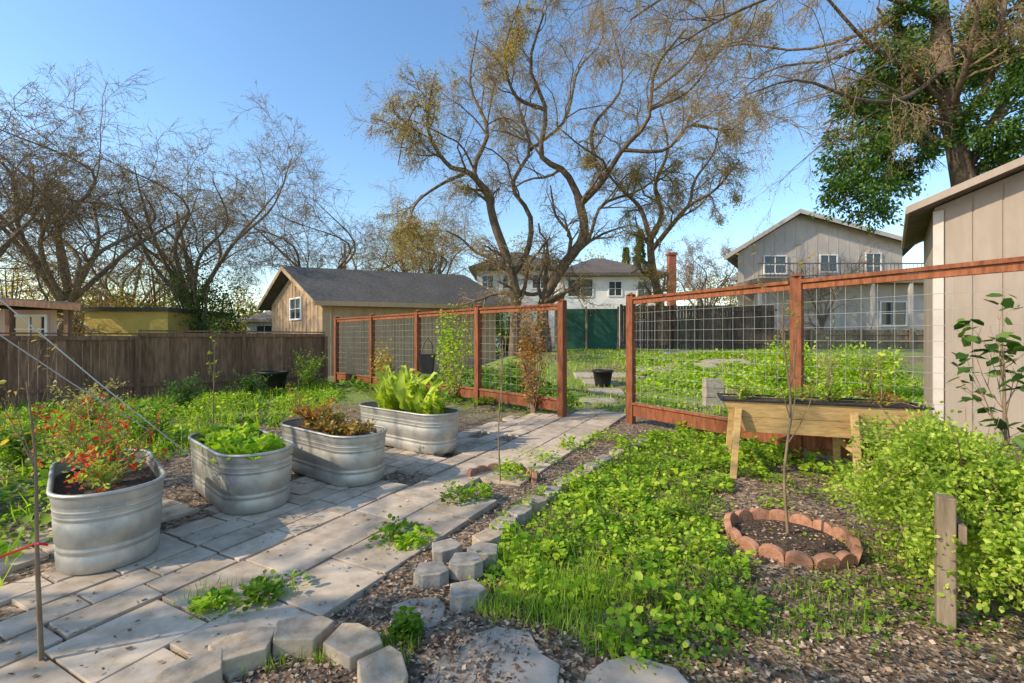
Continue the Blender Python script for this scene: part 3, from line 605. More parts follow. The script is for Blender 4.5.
# ------------------------------------------------------------ weeds and green stuff
core=[(490,600),(530,640),(600,660),(700,645),(770,610),(740,570),(710,535),(710,500),(755,478),(790,455),(725,432),(660,434),(625,450),(600,468),(565,492),(535,515),(495,550)]
cen=patchy(polypts(core,640),1.2,-.6); l1,s1=weeds(cen,36,.115,.10,.036)
cen=patchy(polypts(core,200),1.0,.1); l2,s2=weeds(cen,46,.13,.19,.046)
wide=[(440,600),(520,670),(700,670),(850,640),(900,560),(860,500),(860,470),(800,455),(700,432),(640,440),(560,480),(500,520),(450,560)]
cen=patchy(polypts(wide,380),1.7,0); l3,_=weeds(cen,20,.09,.06,.028)
cr=np.array([[*gp(px+rng.uniform(0,14),py+rng.uniform(0,10)),.01] for px,py in row for _ in range(2)]); l4,_=weeds(cr,22,.08,.10,.034)
cen=polypts([(715,470),(860,490),(930,480),(900,450),(800,440),(720,440)],60); l6,_=weeds(cen,34,.15,.16,.05)
V,Q=merge([l1,l2,l3,l4,l6]); tag(qmesh('leafy_weeds',V,Q,'lime'),'patchy bright green round leaved weeds spreading over the centre bed','weeds',kind='stuff')
cen=patchy(polypts(core,200),1.6,-.1); l5,s5=weeds(cen,40,.10,.13,.03,wr=.5)
tag(qmesh('dark_weeds',l5[0],l5[1],'green'),'darker narrow leaved weeds mixed into the centre bed','weeds',kind='stuff')
V,Q=merge([s1,s2,s5]); tag(qmesh('weed_stems',V,Q,'stem'),'pale stems under the weed patch in the centre bed','weeds',kind='stuff')
P=patchy(polypts([(470,610),(495,560),(560,545),(640,600),(620,660),(520,645)],3000),2.0,-.2); P2=patchy(polypts(core,4600),1.5,.3); P3=patchy(polypts([(640,660),(860,640),(1000,560),(860,520),(760,600)],2200),2,.1)
P4=polypts([(230,683),(290,660),(400,683),(420,650),(390,640)],420); P5=polypts([(170,612),(300,600),(290,585),(200,590)],200)
V,Q=merge([blades(P,.13,.005,.9),blades(P2,.12,.006,.9),blades(P3,.05,.006),blades(P4,.07,.005),blades(P5,.09,.005)])
tag(qmesh('grass',V,Q,'grass'),'thin tufts of green grass among the mulch and weeds','grass',kind='stuff')
sprig=[((395,540),.12,.10),((415,548),.08,.07),((262,603),.12,.08),((215,610),.08,.05),((455,505),.12,.14),((475,500),.09,.12),((405,640),.05,.10),((512,478),.18,.18),((540,462),.18,.16),((572,450),.18,.16),((602,440),.17,.15)]
labs=['leafy weed sprouting between the pavers left of the block pile','small weed nearest the block pile on the pavers','grassy weed above the middle of the curved front row','tiny weed left above the curved front row','weed beside the start of the straight block row','small weed behind the block pile','tall thin weed in front between blocks and slab','bright weed mound at the front of the path edge','second bright weed mound along the path edge','third bright weed mound along the path edge','bright weed mound nearest the gate along the path edge']
for k,((px,py),r,h) in enumerate(sprig):
    c=np.array([[*gp(px,py),.02]]); lv,st=weeds(np.repeat(c,5,0)+rng.normal(0,r*.35,(5,3))*[1,1,0],40,r,h,.038)
    tag(qmesh('weed_plant',lv[0],lv[1],'lime' if k%2 or k>6 else 'green',origin=c[0]),labs[k],'weed',group='single weed plants along the paving')
cen=polypts([(640,670),(1015,670),(1020,600),(880,540),(860,590),(740,620)],85); lv,st=weeds(cen,14,.09,.04,.026)
cen2=polypts([(850,560),(1000,600),(1010,500),(900,470),(830,490)],30); lv2,_=weeds(cen2,20,.1,.07,.03)
V,Q=merge([lv,lv2]); tag(qmesh('sparse_ground_cover',V,Q,'green'),'sparse small seedlings on the mulch at the lower right','seedlings',kind='stuff')
poly=[(-120,520),(-60,440),(0,412),(150,402),(330,385),(350,400),(310,415),(280,430),(190,450),(150,470),(60,500),(20,560),(0,590)]
cen=patchy(polypts(poly,600),.8,-.8); l1,s1=weeds(cen,40,.24,.14,.055)
V,Q=l1; tag(qmesh('bed_weeds',V,Q,'green'),'mixed green weeds covering the left bed between tanks and board fence','weeds',kind='stuff')
cen=patchy(polypts(poly,480),1.1,-.2); l1,s1=weeds(cen,36,.2,.20,.05); P=patchy(polypts(poly,4500),1.4,-.1); V,Q=merge([l1,blades(P,.24,.012,.8)])
tag(qmesh('bright_bed_weeds',V,Q,'lime'),'brighter lime weeds mixed through the left bed','weeds',kind='stuff')
for k,(px,py,h,sp,mt,lb) in enumerate(((185,412,.6,.4,'deep','dark bluish green bush in the left bed near the fence'),(250,398,.5,.5,'deep','rounded dark green bush right of the dark one in the left bed'),(310,393,.9,.55,'green','taller green bush where the board fence meets the wire fence'),(90,430,.6,.55,'straw','dry straw coloured bush behind the leftmost tank'),(20,470,.5,.4,'green','green bush at the left edge beside the leftmost tank'),(150,445,.4,.4,'green','low green bush behind the tanks below the fence'))):
    x,y=gp(px,py); bushy('garden_bush',lb,'bush',(x,y,0),40,h,sp,1100,.06,mt,.45)
P=polypts([(1.5,9.2),(3.2,9.0),(6,7.0),(12,10),(12,19),(3,19.5),(-1,14)],8000,gzn,True); V1=blades(P,.10,.03)
cen=patchy(polypts([(3.0,9.6),(4.5,8.0),(7,8.5),(11,12),(10,18),(4,17),(3.2,12)],520,gzn,True),.5,-.7); l1,_=weeds(cen,34,.38,.12,.09)
V,Q=merge([V1,l1]); tag(qmesh('lawn',V,Q,'lime'),'rough bright lawn and weeds beyond the wire fence','grass',kind='stuff')
P=polypts([(-5,13),(.5,8.9),(1.5,10),(0,16),(-5,17)],240,gzn,True); l1,_=weeds(P,36,.3,.25,.1); V,Q=l1
tag(qmesh('shaded_ground_cover',V,Q,'green'),'green ground cover seen through the left wire fence','ground cover',kind='stuff')
for k,(x,y,r,h,lb) in enumerate(((6.1,10.8,.55,.9,'rounded lime bush beyond the wire fence left of the sapling'),(8.4,10.8,.8,1.15,'broad bright bush beyond the wire fence in front of the beige shed'),(7.7,12.5,.7,1.1,'bright bush beyond the wire fence right of the middle post'),(5.1,9.2,.35,.5,'low lime bush beside the stacked grey blocks'))):
    z=float(gz(x,y)); C,D=clumps([(x,y,z+h*.45,r,r,h*.55)],2600,30,.18); C[:,2]=np.maximum(C[:,2],z+.02); s=rng.uniform(.6,1.3,len(C))*.08
    o=thing('lime_bush',(x,y,z),lb,'bush'); V,Q=leaves(C,D+rdir(len(C)),s,s*.6,T6,.7); qmesh('foliage',V,Q,'lime',o)
    P=np.array([spline([(x,y,z-.02),(x+dx*.5,y+dy*.5,z+h*.4),(x+dx,y+dy,z+h*.8)],5) for dx,dy in rng.uniform(-r*.6,r*.6,(14,2))]); V,Q=tubes(P,np.tile(np.linspace(.015,.005,5),(14,1)),4); qmesh('stems',V,Q,'twig',o)
def climber(lb,x,y,w_,z0,z1,mt,n,sz):
    o=thing('climbing_vine',(x,y,0),lb,'vine'); ef=np.array([-.7136,.70]); k=28
    P=np.array([spline([(x+ef[0]*a-.03,y+ef[1]*a-.03,.02),(x+ef[0]*b-.05,y+ef[1]*b-.05,z1*.5),(x+ef[0]*c-.03,y+ef[1]*c-.03,z1*d)],8) for a,b,c,d in zip(rng.uniform(-.1,.1,k),rng.uniform(-w_,w_,k)*.8,rng.uniform(-w_,w_,k),rng.uniform(.6,1,k))])
    V,Q=tubes(P,np.tile(np.linspace(.01,.004,8),(k,1)),4); qmesh('stems',V,Q,'twig',o)
    i=rng.integers(0,k*8,n); C=P.reshape(-1,3)[i]+rng.normal(0,.09,(n,3))*[1,1,1.4]; C=C[C[:,2]>z0]; s=rng.uniform(.5,1.3,len(C))*sz
    V,Q=leaves(C,rdir(len(C),-.8,.5),s,s*.6,T6,.7); qmesh('foliage',V,Q,mt,o)
climber('dry orange brown vine climbing the wire fence beside the gate opening',.42,8.95,.38,.25,2.25,'orange',2200,.06)
climber('green leafy vine climbing the middle panel of the left wire fence',-1.35,10.75,.6,.3,2.1,'lime',1700,.075)
climber('sparse straw coloured vine on the far panels of the left wire fence',-3.6,12.9,.5,.1,1.3,'olivel',600,.09)
# ------------------------------------------------------------ small things
def pot(name,label,x,y,r0,r1,h,mat='black'):
    z=float(gz(x,y)); o=thing(name,(x,y,z),label,'pot'); n=20; pr=[(r0,0),(r1*.97,h-.06),(r1*1.06,h-.06),(r1*1.06,h),(r1*.96,h),(r1*.92,h-.08)]
    V=np.array([[(x+r*math.cos(2*math.pi*k/n),y+r*math.sin(2*math.pi*k/n),z+zz) for k in range(n)] for r,zz in pr]); idx=np.arange(len(pr)*n).reshape(-1,n); nx_=np.roll(idx,-1,1)
    qmesh('pot_wall',V.reshape(-1,3),np.stack([idx[:-1],nx_[:-1],nx_[1:],idx[1:]],-1).reshape(-1,4),mat,o)
    MB().add([tuple(p) for p in V[-1]],[tuple(range(n))]).build('soil','soil',o)
pot('black_pot','large black barrel pot standing by the board fence on the left',-6.45,12.3,.26,.36,.6)
pot('black_pot','black nursery pot in the gravel beyond the gate opening',2.45,12.3,.2,.27,.42)
def basket():
    x,y=-2.1,11.45; o=thing('hanging_bag',(x,y,.8),'black bag hanging on the left wire fence behind the farthest tank','bag')
    MB().add([(x-.2,y-.12,1.1),(x+.2,y-.12,1.1),(x+.17,y-.22,.65),(x-.17,y-.22,.65),(x-.2,y-.28,1.08),(x+.2,y-.28,1.08),(x+.15,y-.26,.62),(x-.15,y-.26,.62)],[(0,1,2,3),(4,7,6,5),(0,3,7,4),(1,5,6,2),(3,2,6,7)]).build('bag','black',o,bevel=.02)
    MB().tube([(x-.15,y-.2,1.08),(x-.1,y-.1,1.35),(x,y-.06,1.5),(x+.1,y-.1,1.35),(x+.15,y-.2,1.08)],.012,5).build('strap','black',o)
basket()
k=0
for row_ in range(3):
    for c in range(2 if row_<2 else 1):
        x=4.38+.42*c; y=9.9-.05*c; z=float(gz(x,y))+.2*row_; o=MB(); o.box(-.2,-.1,0,.2,.1,.195)
        ob=o.build('concrete_block','gblock',origin=(0,0,0),bevel=.008); ob.location=(x,y,z); ob.rotation_euler=(0,0,random.uniform(-.08,.08))
        tag(ob,['left grey concrete block at the bottom of the stack beyond the wire fence','right grey concrete block at the bottom of the stack beyond the wire fence','left grey concrete block in the middle of the stack beyond the wire fence','right grey concrete block in the middle of the stack beyond the wire fence','single grey concrete block topmost of the stack beyond the wire fence'][k],'concrete block','stacked concrete blocks'); k+=1
# ------------------------------------------------------------ buildings
def window(o,T,x0,x1,z0,z1,mull=1):
    f=MB(T); t=.07
    f.box(x0-t,.003,z0-t,x1+t,.06,z0); f.box(x0-t,.003,z1,x1+t,.06,z1+t); f.box(x0-t,.003,z0+.001,x0,.06,z1-.001); f.box(x1,.003,z0+.001,x1+t,.06,z1-.001)
    wv=f.build('window','white',o)
    MB(T).box(x0+.002,.004,z0+.002,x1-.002,.02,z1-.002).build('pane','glass',wv)
    if mull:
        mb=MB(T)
        for k in range(1,mull+1):
            a=x0+(x1-x0)*k/(mull+1); mb.box(a-.02,.022,z0+.003,a+.02,.045,z1-.003)
        mb.box(x0+.003,.021,(z0+z1)/2-.015,x1-.003,.04,(z0+z1)/2+.015); mb.build('mullion','white',wv)
o=thing('garage',(-7.5,18,0),'tan garage with dark shingle gable roof behind the left wire fence','garage')
T=bx_T((-7.5,18,0),(.94,.342),(-.707,.707)); LG=7.2; DG=6; hw=3.1; rz=4.55
MB(T).add([(0,0,0),(LG,0,0),(LG,DG,0),(0,DG,0),(0,0,hw),(LG,0,hw),(LG,DG,hw),(0,DG,hw),(0,DG/2,rz-.1),(LG,DG/2,rz-.1)],[(0,1,5,4),(2,3,7,6),(0,4,8,7,3),(1,2,6,9,5),(4,5,9,8),(7,8,9,6)]).build('wall','tan',o)
ov=.5; s_=(rz-hw)/(DG/2); ez=hw-ov*s_+.1
r_=MB(T); r_.slab([(-ov,-ov,ez),(LG+ov,-ov,ez),(LG+ov,DG/2,rz+.1),(-ov,DG/2,rz+.1)],.1); r_.slab([(-ov,DG/2+.004,rz+.1),(LG+ov,DG/2+.004,rz+.1),(LG+ov,DG+ov,ez),(-ov,DG+ov,ez)],.1); r_.build('roof','roof',o)
MB(T).box(-ov,-ov-.04,ez-.2,LG+ov,-ov-.003,ez-.01).build('fascia','tan',o)
f=MB(T); 
for a,b_ in (((-ov-.03,-ov),(-ov-.03,DG/2)),((-ov-.03,DG+ov),(-ov-.03,DG/2))):
    f.add([(a[0],a[1],ez-.18),(b_[0],b_[1],rz-.08),(b_[0],b_[1],rz+.11),(a[0],a[1],ez+.01),(a[0]+.026,a[1],ez-.18),(b_[0]+.026,b_[1],rz-.08),(b_[0]+.026,b_[1],rz+.11),(a[0]+.026,a[1],ez+.01)],[(0,1,2,3),(7,6,5,4),(0,4,5,1),(1,5,6,2),(2,6,7,3),(3,7,4,0)])
f.build('barge_board','tan',o)
f=MB(T)
for x in np.arange(.3,LG,.4): f.box(x,-.025,0,x+.04,-.002,hw-.15)
for y in np.arange(.4,DG,.4): f.box(-.025,y,0,-.002,y+.04,hw+s_*min(y,DG-y)-.2)
f.build('batten','tan',o)
Tw=lambda a,out,z:T(-.03-out,a,z)
window(o,Tw,2.1,3.3,2.35,3.2)
def hip(mb,x0,x1,y0,y1,z,rise,ov):
    x0-=ov;x1+=ov;y0-=ov;y1+=ov; d=(y1-y0)/2; ym=(y0+y1)/2; a=(x0+min(d,(x1-x0)*.45),ym,z+rise); b_=(x1-min(d,(x1-x0)*.45),ym,z+rise)
    p=[(x0,y0,z),(x1,y0,z),(x1,y1,z),(x0,y1,z),a,b_,(x0,y0,z-.2),(x1,y0,z-.2),(x1,y1,z-.2),(x0,y1,z-.2)]
    mb.add(p,[(0,1,5,4),(2,3,4,5),(1,2,5),(3,0,4),(6,9,8,7),(0,6,7,1),(1,7,8,2),(2,8,9,3),(3,9,6,0)])
o=thing('white_house',(3,30,1),'white two storey house with dark hip roofs behind the big twisted tree','house')
MB().box(3.1,30,.8,9.7,38,5.55).build('wall','white',o); MB().box(-2.4,31,.8,3.09,38,6.1).build('wall','white',o)
mb=MB(); hip(mb,3.1,9.7,30,38,5.75,1.7,.5); mb.build('roof','roofbrown',o)
mb=MB(); hip(mb,-2.4,3.09,31,38,6.3,1.7,.5); mb.build('roof','roof',o)
Tw=lambda a,out,z:(a,30-out,z)
for a0,a1,z0,z1 in ((3.7,5.3,4.25,5.35),(6.4,7.2,4.3,5.2),(8.3,9.2,4.2,5.2),(4.0,5.4,1.6,2.9)): window(o,Tw,a0,a1,z0,z1)
Tw=lambda a,out,z:(a,31-out,z)
for a0,a1,z0,z1 in ((-2.0,-1.3,4.9,5.7),(-.6,.1,4.9,5.7),(1.4,2.5,4.9,5.8),(-1.8,-.6,2.2,3.4)): window(o,Tw,a0,a1,z0,z1)
MB().box(10.2,29.5,.8,10.65,30.0,6.9).box(10.13,29.43,6.902,10.72,30.07,7.05).build('chimney','redbrick',o)
o=thing('taupe_house',(17,26,1),'pale taupe gabled house with raised deck and grey railing behind the yard','house')
TH=lambda x,y,z:(x+.56*(y-26),26+.83*(y-26),z)
MB(TH).add([(12.9,26,.8),(22.3,26,.8),(22.3,26,7.0),(16.5,26,8.55),(12.9,26,6.35),(12.9,35,.8),(22.3,35,.8),(22.3,35,7.0),(16.5,35,8.55),(12.9,35,6.35)],[(0,1,2,3,4),(9,8,7,6,5),(0,5,6,1),(1,6,7,2),(4,9,5,0),(2,7,8,3),(3,8,9,4)]).build('wall','greyh',o)
r_=MB(TH); r_.slab([(12.3,25.4,6.1),(16.5,25.4,8.72),(16.5,35.4,8.72),(12.3,35.4,6.1)],.16); r_.slab([(16.504,25.4,8.72),(23,25.4,6.95),(23,35.4,6.95),(16.504,35.4,8.72)],.16); r_.build('roof','roofbrown',o)
f=MB(TH); f.add([(12.25,25.36,5.86),(16.5,25.36,8.5),(16.5,25.36,8.74),(12.25,25.36,6.1),(12.25,25.397,5.86),(16.5,25.397,8.5),(16.5,25.397,8.74),(12.25,25.397,6.1)],[(0,1,2,3),(7,6,5,4),(0,4,5,1),(1,5,6,2),(2,6,7,3),(3,7,4,0)])
f.add([(16.503,25.36,8.5),(23.05,25.36,6.71),(23.05,25.36,6.95),(16.503,25.36,8.74),(16.503,25.397,8.5),(23.05,25.397,6.71),(23.05,25.397,6.95),(16.503,25.397,8.74)],[(0,1,2,3),(7,6,5,4),(0,4,5,1),(1,5,6,2),(2,6,7,3),(3,7,4,0)])
f.build('barge_board','trim',o)
f=MB()
for x in np.arange(13.2,22.2,.6):
    zt_=np.interp(x,[12.9,16.5,22.3],[6.3,8.5,6.95])-.1; f.box(x,25.985,.9,x+.04,25.998,zt_)
f.build('batten','greyh',o)
Tw=lambda a,out,z:(a,25.97-out,z)
for a0,a1,z0,z1 in ((14.4,15.6,5.2,6.15),(17.6,18.5,5.3,6.2),(20.2,21.0,4.9,6.3)): window(o,Tw,a0,a1,z0,z1)
MB().box(12.7,23.4,4.35,22.6,25.94,4.6).build('deck','grey_wood',o)
for x in np.linspace(12.8,22.5,6): MB().bar((x,23.5,1.0),(x,23.5,4.34),.14,.14).build('deck_post','trim',o)
f=MB().bar((12.7,23.5,5.35),(22.6,23.5,5.35),.05,.06).bar((12.7,23.5,4.72),(22.6,23.5,4.72),.04,.04)
for x in np.arange(12.75,22.6,.2): f.bar((x,23.5,4.6),(x,23.5,5.32),.02,.02)
f.build('railing','rail',o)
MB().box(13.0,24.2,.8,22.5,24.3,4.345).build('lower_wall','greyh',o)
Tw=lambda a,out,z:(a,24.2-out,z); window(o,Tw,19.6,20.9,2.2,3.4)
f=MB()
for k in range(5): f.box(14.0,24.16,1.0+.5*k,17.4,24.195,1.48+.5*k)
f.build('garage_door','trim',o)
o=thing('beige_shed',(6.5,7,0),'beige panelled shed with pale trimmed roof at the right edge beyond the fence','shed')
exs=np.array([.74,-.67]);exs/=np.linalg.norm(exs);eys=np.array([.64,.77]);eys/=np.linalg.norm(eys)
T=bx_T((6.5,7.0,0),exs,eys); WS=4.6; z0_,pk=3.5,3.5+.38*2.3
MB(T).add([(0,0,0),(WS,0,0),(WS,0,z0_),(WS/2,0,pk),(0,0,z0_),(0,3,0),(WS,3,0),(WS,3,z0_),(WS/2,3,pk),(0,3,z0_)],[(0,1,2,3,4),(9,8,7,6,5),(0,5,6,1),(1,6,7,2),(4,9,5,0),(2,7,8,3),(3,8,9,4)]).build('wall','shed',o)
f=MB(T); 
for x in np.arange(.12,WS-.3,.305):
    zt_=z0_+.38*min(x,WS-x)-.06; f.box(x,-.014,0,x+.285,-.001,zt_)
f.build('siding_panel','shed',o)
MB(T).box(-.02,-.03,0,.10,-.016,z0_-.06).build('corner_trim','trim',o)
r_=MB(T); e0=z0_-.38*.3
r_.slab([(-.30,-.3,e0+.12),(WS/2,-.3,pk+.12),(WS/2,3.3,pk+.12),(-.30,3.3,e0+.12)],.1); r_.slab([(WS/2+.004,-.3,pk+.12),(WS+.3,-.3,e0+.12),(WS+.3,3.3,e0+.12),(WS/2+.004,3.3,pk+.12)],.1); r_.build('roof','roofbrown',o)
f=MB(T)
for a,za,b_,zb2 in ((-.32,e0,WS/2,pk),(WS/2+.002,pk,WS+.32,e0)):
    f.add([(a,-.34,za+.02),(b_,-.34,zb2+.02),(b_,-.34,zb2+.13),(a,-.34,za+.13),(a,-.303,za+.02),(b_,-.303,zb2+.02),(b_,-.303,zb2+.13),(a,-.303,za+.13)],[(0,1,2,3),(7,6,5,4),(0,4,5,1),(1,5,6,2),(2,6,7,3),(3,7,4,0)])
f.build('barge_board','shed',o)
MB(T).box(-.34,-.3,e0+.02,-.302,3.3,e0+.13).build('fascia','shed',o)
o=thing('carport',(-14,12.5,0),'low salmon walled outbuilding with dark slanted overhanging roof at the far left','outbuilding')
TC=lambda x,y,z:(x-1.08*(y-13),y,z)
MB(TC).box(-19,13,0,-13.0,16,2.30).build('wall','pinkwall',o)
MB(TC).slab([(-20,12,2.95),(-12.4,12.3,2.45),(-12.4,16.5,2.5),(-20,16.5,3.0)],.1).build('roof','roofbrown',o)
MB().bar(TC(-20,11.97,2.82),TC(-12.4,12.27,2.32),.05,.16).build('fascia','fence_wood',o)
for x in (-16.2,-14.3,-12.7): MB().bar((x+.5,12.5,0),(x+.5,12.5,2.28),.12,.12).build('post','fence_wood',o)
Tw=lambda a,out,z:(a,13-out,z)
window(o,Tw,-14.2,-13.3,1.4,2.1)
o=thing('mustard_building',(-18.5,23,0),'flat roofed mustard yellow building behind the left board fence','building')
MB().box(-21.6,23,0,-17.4,28,2.85).build('wall','olive',o); MB().box(-21.8,22.8,2.852,-17.2,28.2,3.05).build('roof','roof',o)
o=thing('distant_cottage',(-15,30,0),'small white cottage with pale roof between the fence and the tan garage','cottage')
MB().box(-17.5,30,0,-13,34,2.6).build('wall','white',o); mb=MB(); hip(mb,-17.5,-13,30,34,2.75,1.0,.4); mb.build('roof','concrete',o)
Tw=lambda a,out,z:(a,30-out,z); window(o,Tw,-16.8,-15.8,1.4,2.3)
def boardf(name,lb,x0,x1,y,zb,h,mat,cat='fence',bw=.14):
    o=thing(name,(x0,y,zb),lb,cat); f=MB(); x=x0
    while x<x1-bw: f.box(x,y,zb-.1,x+bw-.012,y+.02,zb+h+random.uniform(-.015,.015)); x+=bw
    f.build('boards',mat,o)
    MB().box(x0,y-.04,zb+h-.25,x1,y-.003,zb+h-.16).build('rail',mat,o); MB().box(x0,y-.04,zb+.3,x1,y-.003,zb+.39).build('rail',mat,o)
    x=x0
    while x<=x1: MB().bar((x,y-.09,zb-.1),(x,y-.09,zb+h+.05),.09,.09).build('post',mat,o); x+=2.4
boardf('board_fence','dark weathered board fence at the back of the yard in front of the white house',4.85,11.8,20.3,.95,2.0,'dark_fence')
o=thing('screen_fence',(2.5,20,1),'green cloth privacy screen fence between the twisted tree and the dark back fence','fence')
MB().box(1.9,20.3,.6,4.7,20.33,2.8).build('screen','green_cloth',o)
for x in (1.95,3.3,4.72): MB().bar((x,20.22,.6),(x,20.22,2.9),.07,.07).build('post','grey_wood',o)
boardf('board_fence','low pale fence in front of the taupe house deck',12,24,22,1.0,.9,'grey_wood')
# ------------------------------------------------------------ trees
Yt=18.
def pl(*a,dy=0): return [W(x,y,Yt+d) for x,y,d in a]
limbs=[
 (pl((514,356,0),(516,300,0),(508,262,0),(494,222,-.2),(488,192,-.5)),.23,.14),
 (pl((488,192,-.5),(468,172,-1),(448,165,-1.5),(428,130,-2),(432,85,-2.2)),.125,.035),
 (pl((490,200,0),(474,170,.3),(488,130,.5),(470,85,.8),(478,30,1)),.12,.03),
 (pl((513,275,0),(528,250,.5),(530,215,1),(512,185,1.4),(530,150,2),(520,110,2)),.13,.06),
 (pl((530,150,2),(565,120,2.4),(578,70,3),(602,40,3.5),(600,-5,3.5)),.08,.025),
 (pl((547,354,.6),(543,305,.6),(562,268,.5),(584,235,.3),(578,196,.1)),.25,.17),
 (pl((578,196,.1),(565,172,-.2),(541,155,-.6),(546,110,-1),(530,65,-1.2),(545,10,-1.5)),.145,.035),
 (pl((580,205,.1),(602,182,-.5),(622,150,-1),(648,120,-1.5),(655,70,-2),(685,30,-2.5)),.13,.035),
 (pl((622,150,-1),(665,150,-1.3),(690,125,-1.6),(730,130,-2),(755,105,-2)),.08,.02),
 (pl((562,265,.5),(588,240,1.2),(602,205,2),(640,190,2.6),(672,165,2.6)),.095,.035),
 (pl((546,110,-1),(515,95,-1.6),(505,50,-2),(520,0,-2)),.08,.02),
 (pl((602,182,-.5),(592,130,0),(622,85,.5),(610,20,1)),.09,.025),
 (pl((468,172,-1),(440,185,-2),(415,205,-3),(408,235,-3.3)),.07,.02),
 (pl((432,120,-2),(418,105,-2.4),(405,130,-2.8),(398,165,-3)),.045,.015),
 (pl((650,110,-1.5),(690,90,-2),(720,50,-2.4),(745,40,-2.6)),.055,.02),
 (pl((655,90,-1.5),(690,60,-1),(710,20,-.4),(720,-20,0)),.055,.02),
]
LV=[(8,.50,.8,.28,.06,9,.48,.18,.016),(7,.6,.75,.24,-.05,6,.5,.2,.0095),(6,.64,.7,.22,-.16,5,.6,.15,.0072),(5,.8,.7,.2,-.32,4,.7,.12,.0056)]
tree('twisted_tree','large twisted twin trunked tree with sparse olive leaves behind the wire fence','tree',W(530,354,18),limbs,LV,(66000,'olivel',.06,.14,.5))
Yt=19.5
limbs=[(pl((663,345,0),(660,305,0),(652,265,0),(650,235,0)),.21,.15),
 (pl((650,238,0),(640,208,0),(622,190,-.4),(600,165,-.6)),.12,.035),
 (pl((650,238,0),(662,215,.3),(655,185,.5),(668,150,.8),(660,110,1)),.13,.035),
 (pl((652,250,0),(672,225,-.4),(690,205,-.8),(715,190,-1.2),(740,160,-1.8)),.12,.03),
 (pl((690,205,-.8),(695,180,-.5),(715,150,0),(720,110,.3)),.07,.02)]
tree('dark_trunk_tree','dark trunked leaning tree between the white house and the taupe house','tree',W(663,345,19.5),limbs,LV,(18000,'olivel',.07,.12,.5))
Yt=11.5
limbs=[(pl((975,330,0),(970,240,0),(962,175,0),(950,110,.2),(942,40,.3),(934,-60,.4)),.27,.17),
 (pl((962,175,0),(990,130,.3),(1015,70,.8),(1030,0,1)),.14,.06),
 (pl((948,110,.2),(915,75,-.3),(870,45,-1),(820,-10,-1.6)),.08,.025),
 (pl((944,70,.2),(905,98,-1),(860,100,-1.8),(800,80,-2.4),(745,95,-2.8)),.06,.012),
 (pl((950,130,0),(985,90,-.5),(1000,30,-1),(1010,-40,-1.4)),.10,.04),
 (pl((938,20,.3),(880,-5,0),(800,-10,-.6),(730,15,-1),(670,50,-1.4)),.07,.015),
 (pl((940,-10,.3),(870,30,1),(800,50,2),(730,45,2.6),(690,80,3)),.06,.012),
 (pl((932,-60,.4),(860,-80,0),(760,-60,-.5),(690,-20,-1),(630,20,-1)),.10,.02),
 (pl((932,-50,.4),(850,-70,.5),(740,-70,1),(640,-50,1),(580,-20,1)),.10,.02),
 (pl((945,60,.2),(890,40,.8),(830,60,1.5),(770,70,2),(720,110,2.3)),.06,.012),
 (pl((945,90,.2),(900,130,.4),(860,150,.8),(835,175,1)),.06,.015)]
bt=tree('tall_leafy_tree','tall tree with glossy green crown and long overhanging limbs behind the beige shed','tree',W(975,330,11.5),limbs,[(9,.40,.8,.22,-.05,8,.45,.2,.010),(6,.6,.7,.2,-.12,6,.6,.2,.0055),(6,.6,.7,.2,-.2,5,.6,.2,.0038),(4,.7,.7,.2,-.25,4,.7,.2,.003)],(20000,'olivel',.042,.1,.5),bark='bark')
cs=[]
for px,py,Y,rx,rz_ in ((870,190,10.5,.8,.6),(850,150,10.8,.7,.6),(885,120,11,.7,.6),(858,100,11.5,.6,.45),(905,150,11.5,.8,.7),(915,90,12,.7,.7),(890,60,11,.7,.5),(872,215,11,.5,.35),(990,120,10.8,.8,.8),(1010,60,10.8,.8,.7),(1000,10,11,.8,.6),(985,60,12.5,.9,.9),(1020,150,11,.8,.6),(925,50,13,.9,.8),(910,20,12,.7,.5),(840,185,11,.45,.35),(890,180,12,.7,.5),(832,210,11,.35,.3),(1000,180,12,.7,.4),(930,120,13,.9,.8),(880,90,13,.8,.7)):
    cs.append((*W(px,py,Y),rx*1.04,rx,rz_*1.0))
C,D=clumps(cs,52000,24,.15); s=rng.uniform(.6,1.3,len(C))*.098
V,Q=leaves(C,norm(D)+rdir(len(C))*.9-np.array([0,0,.4]),s,s*.5,TK,.9); qmesh('crown_leaves',V,Q,'glossy',bt)
def bare(px,Y,h,r,lb,name='bare_tree',n=7,spread=.95,leaf=None,bark='barkg',th=.25,lean=(0,0),lv=None,X=None,y0=None):
    x=(px-512)/F*Y if X is None else X; z=float(gz(x,Y))
    tree(name,lb,'tree',(x,Y,z),autolimbs(x,Y,z,h,r,lean,n,spread,th),lv or [(7,.52,.8,.27,.05,8,.40,.2,.016),(7,.6,.75,.24,-.02,5,.52,.2,.010),(6,.6,.7,.2,-.08,4,.6,.15,.0078),(4,.7,.7,.2,-.12,3,.7,.15,.0066)],leaf,bark=bark)
bare(55,22,14.5,.26,'broad bare tree with spreading limbs above the far left outbuilding',leaf=(11000,'olivel',.065,.14,.6),lean=(.2,0),n=10,spread=.95)
bare(-70,17,11.5,.20,'bare tree at the left edge whose branches reach over the outbuilding',n=8,spread=1.0,leaf=(6000,'olivel',.05,.14,.6))
bare(185,26,14.5,.25,'tall bare tree rising behind the mustard building',n=10,spread=.9,lean=(.15,0),leaf=(10000,'olivel',.07,.14,.6))
bare(130,31,12.0,.20,'smaller bare tree between the broad bare tree and the tall one',n=8,spread=1.1,leaf=(6000,'olivel',.08,.12,.6))
bare(345,32,13.6,.24,'bare fan shaped tree behind the tan garage',n=10,spread=1.1,leaf=(2500,'olivel',.08,.14,.6))
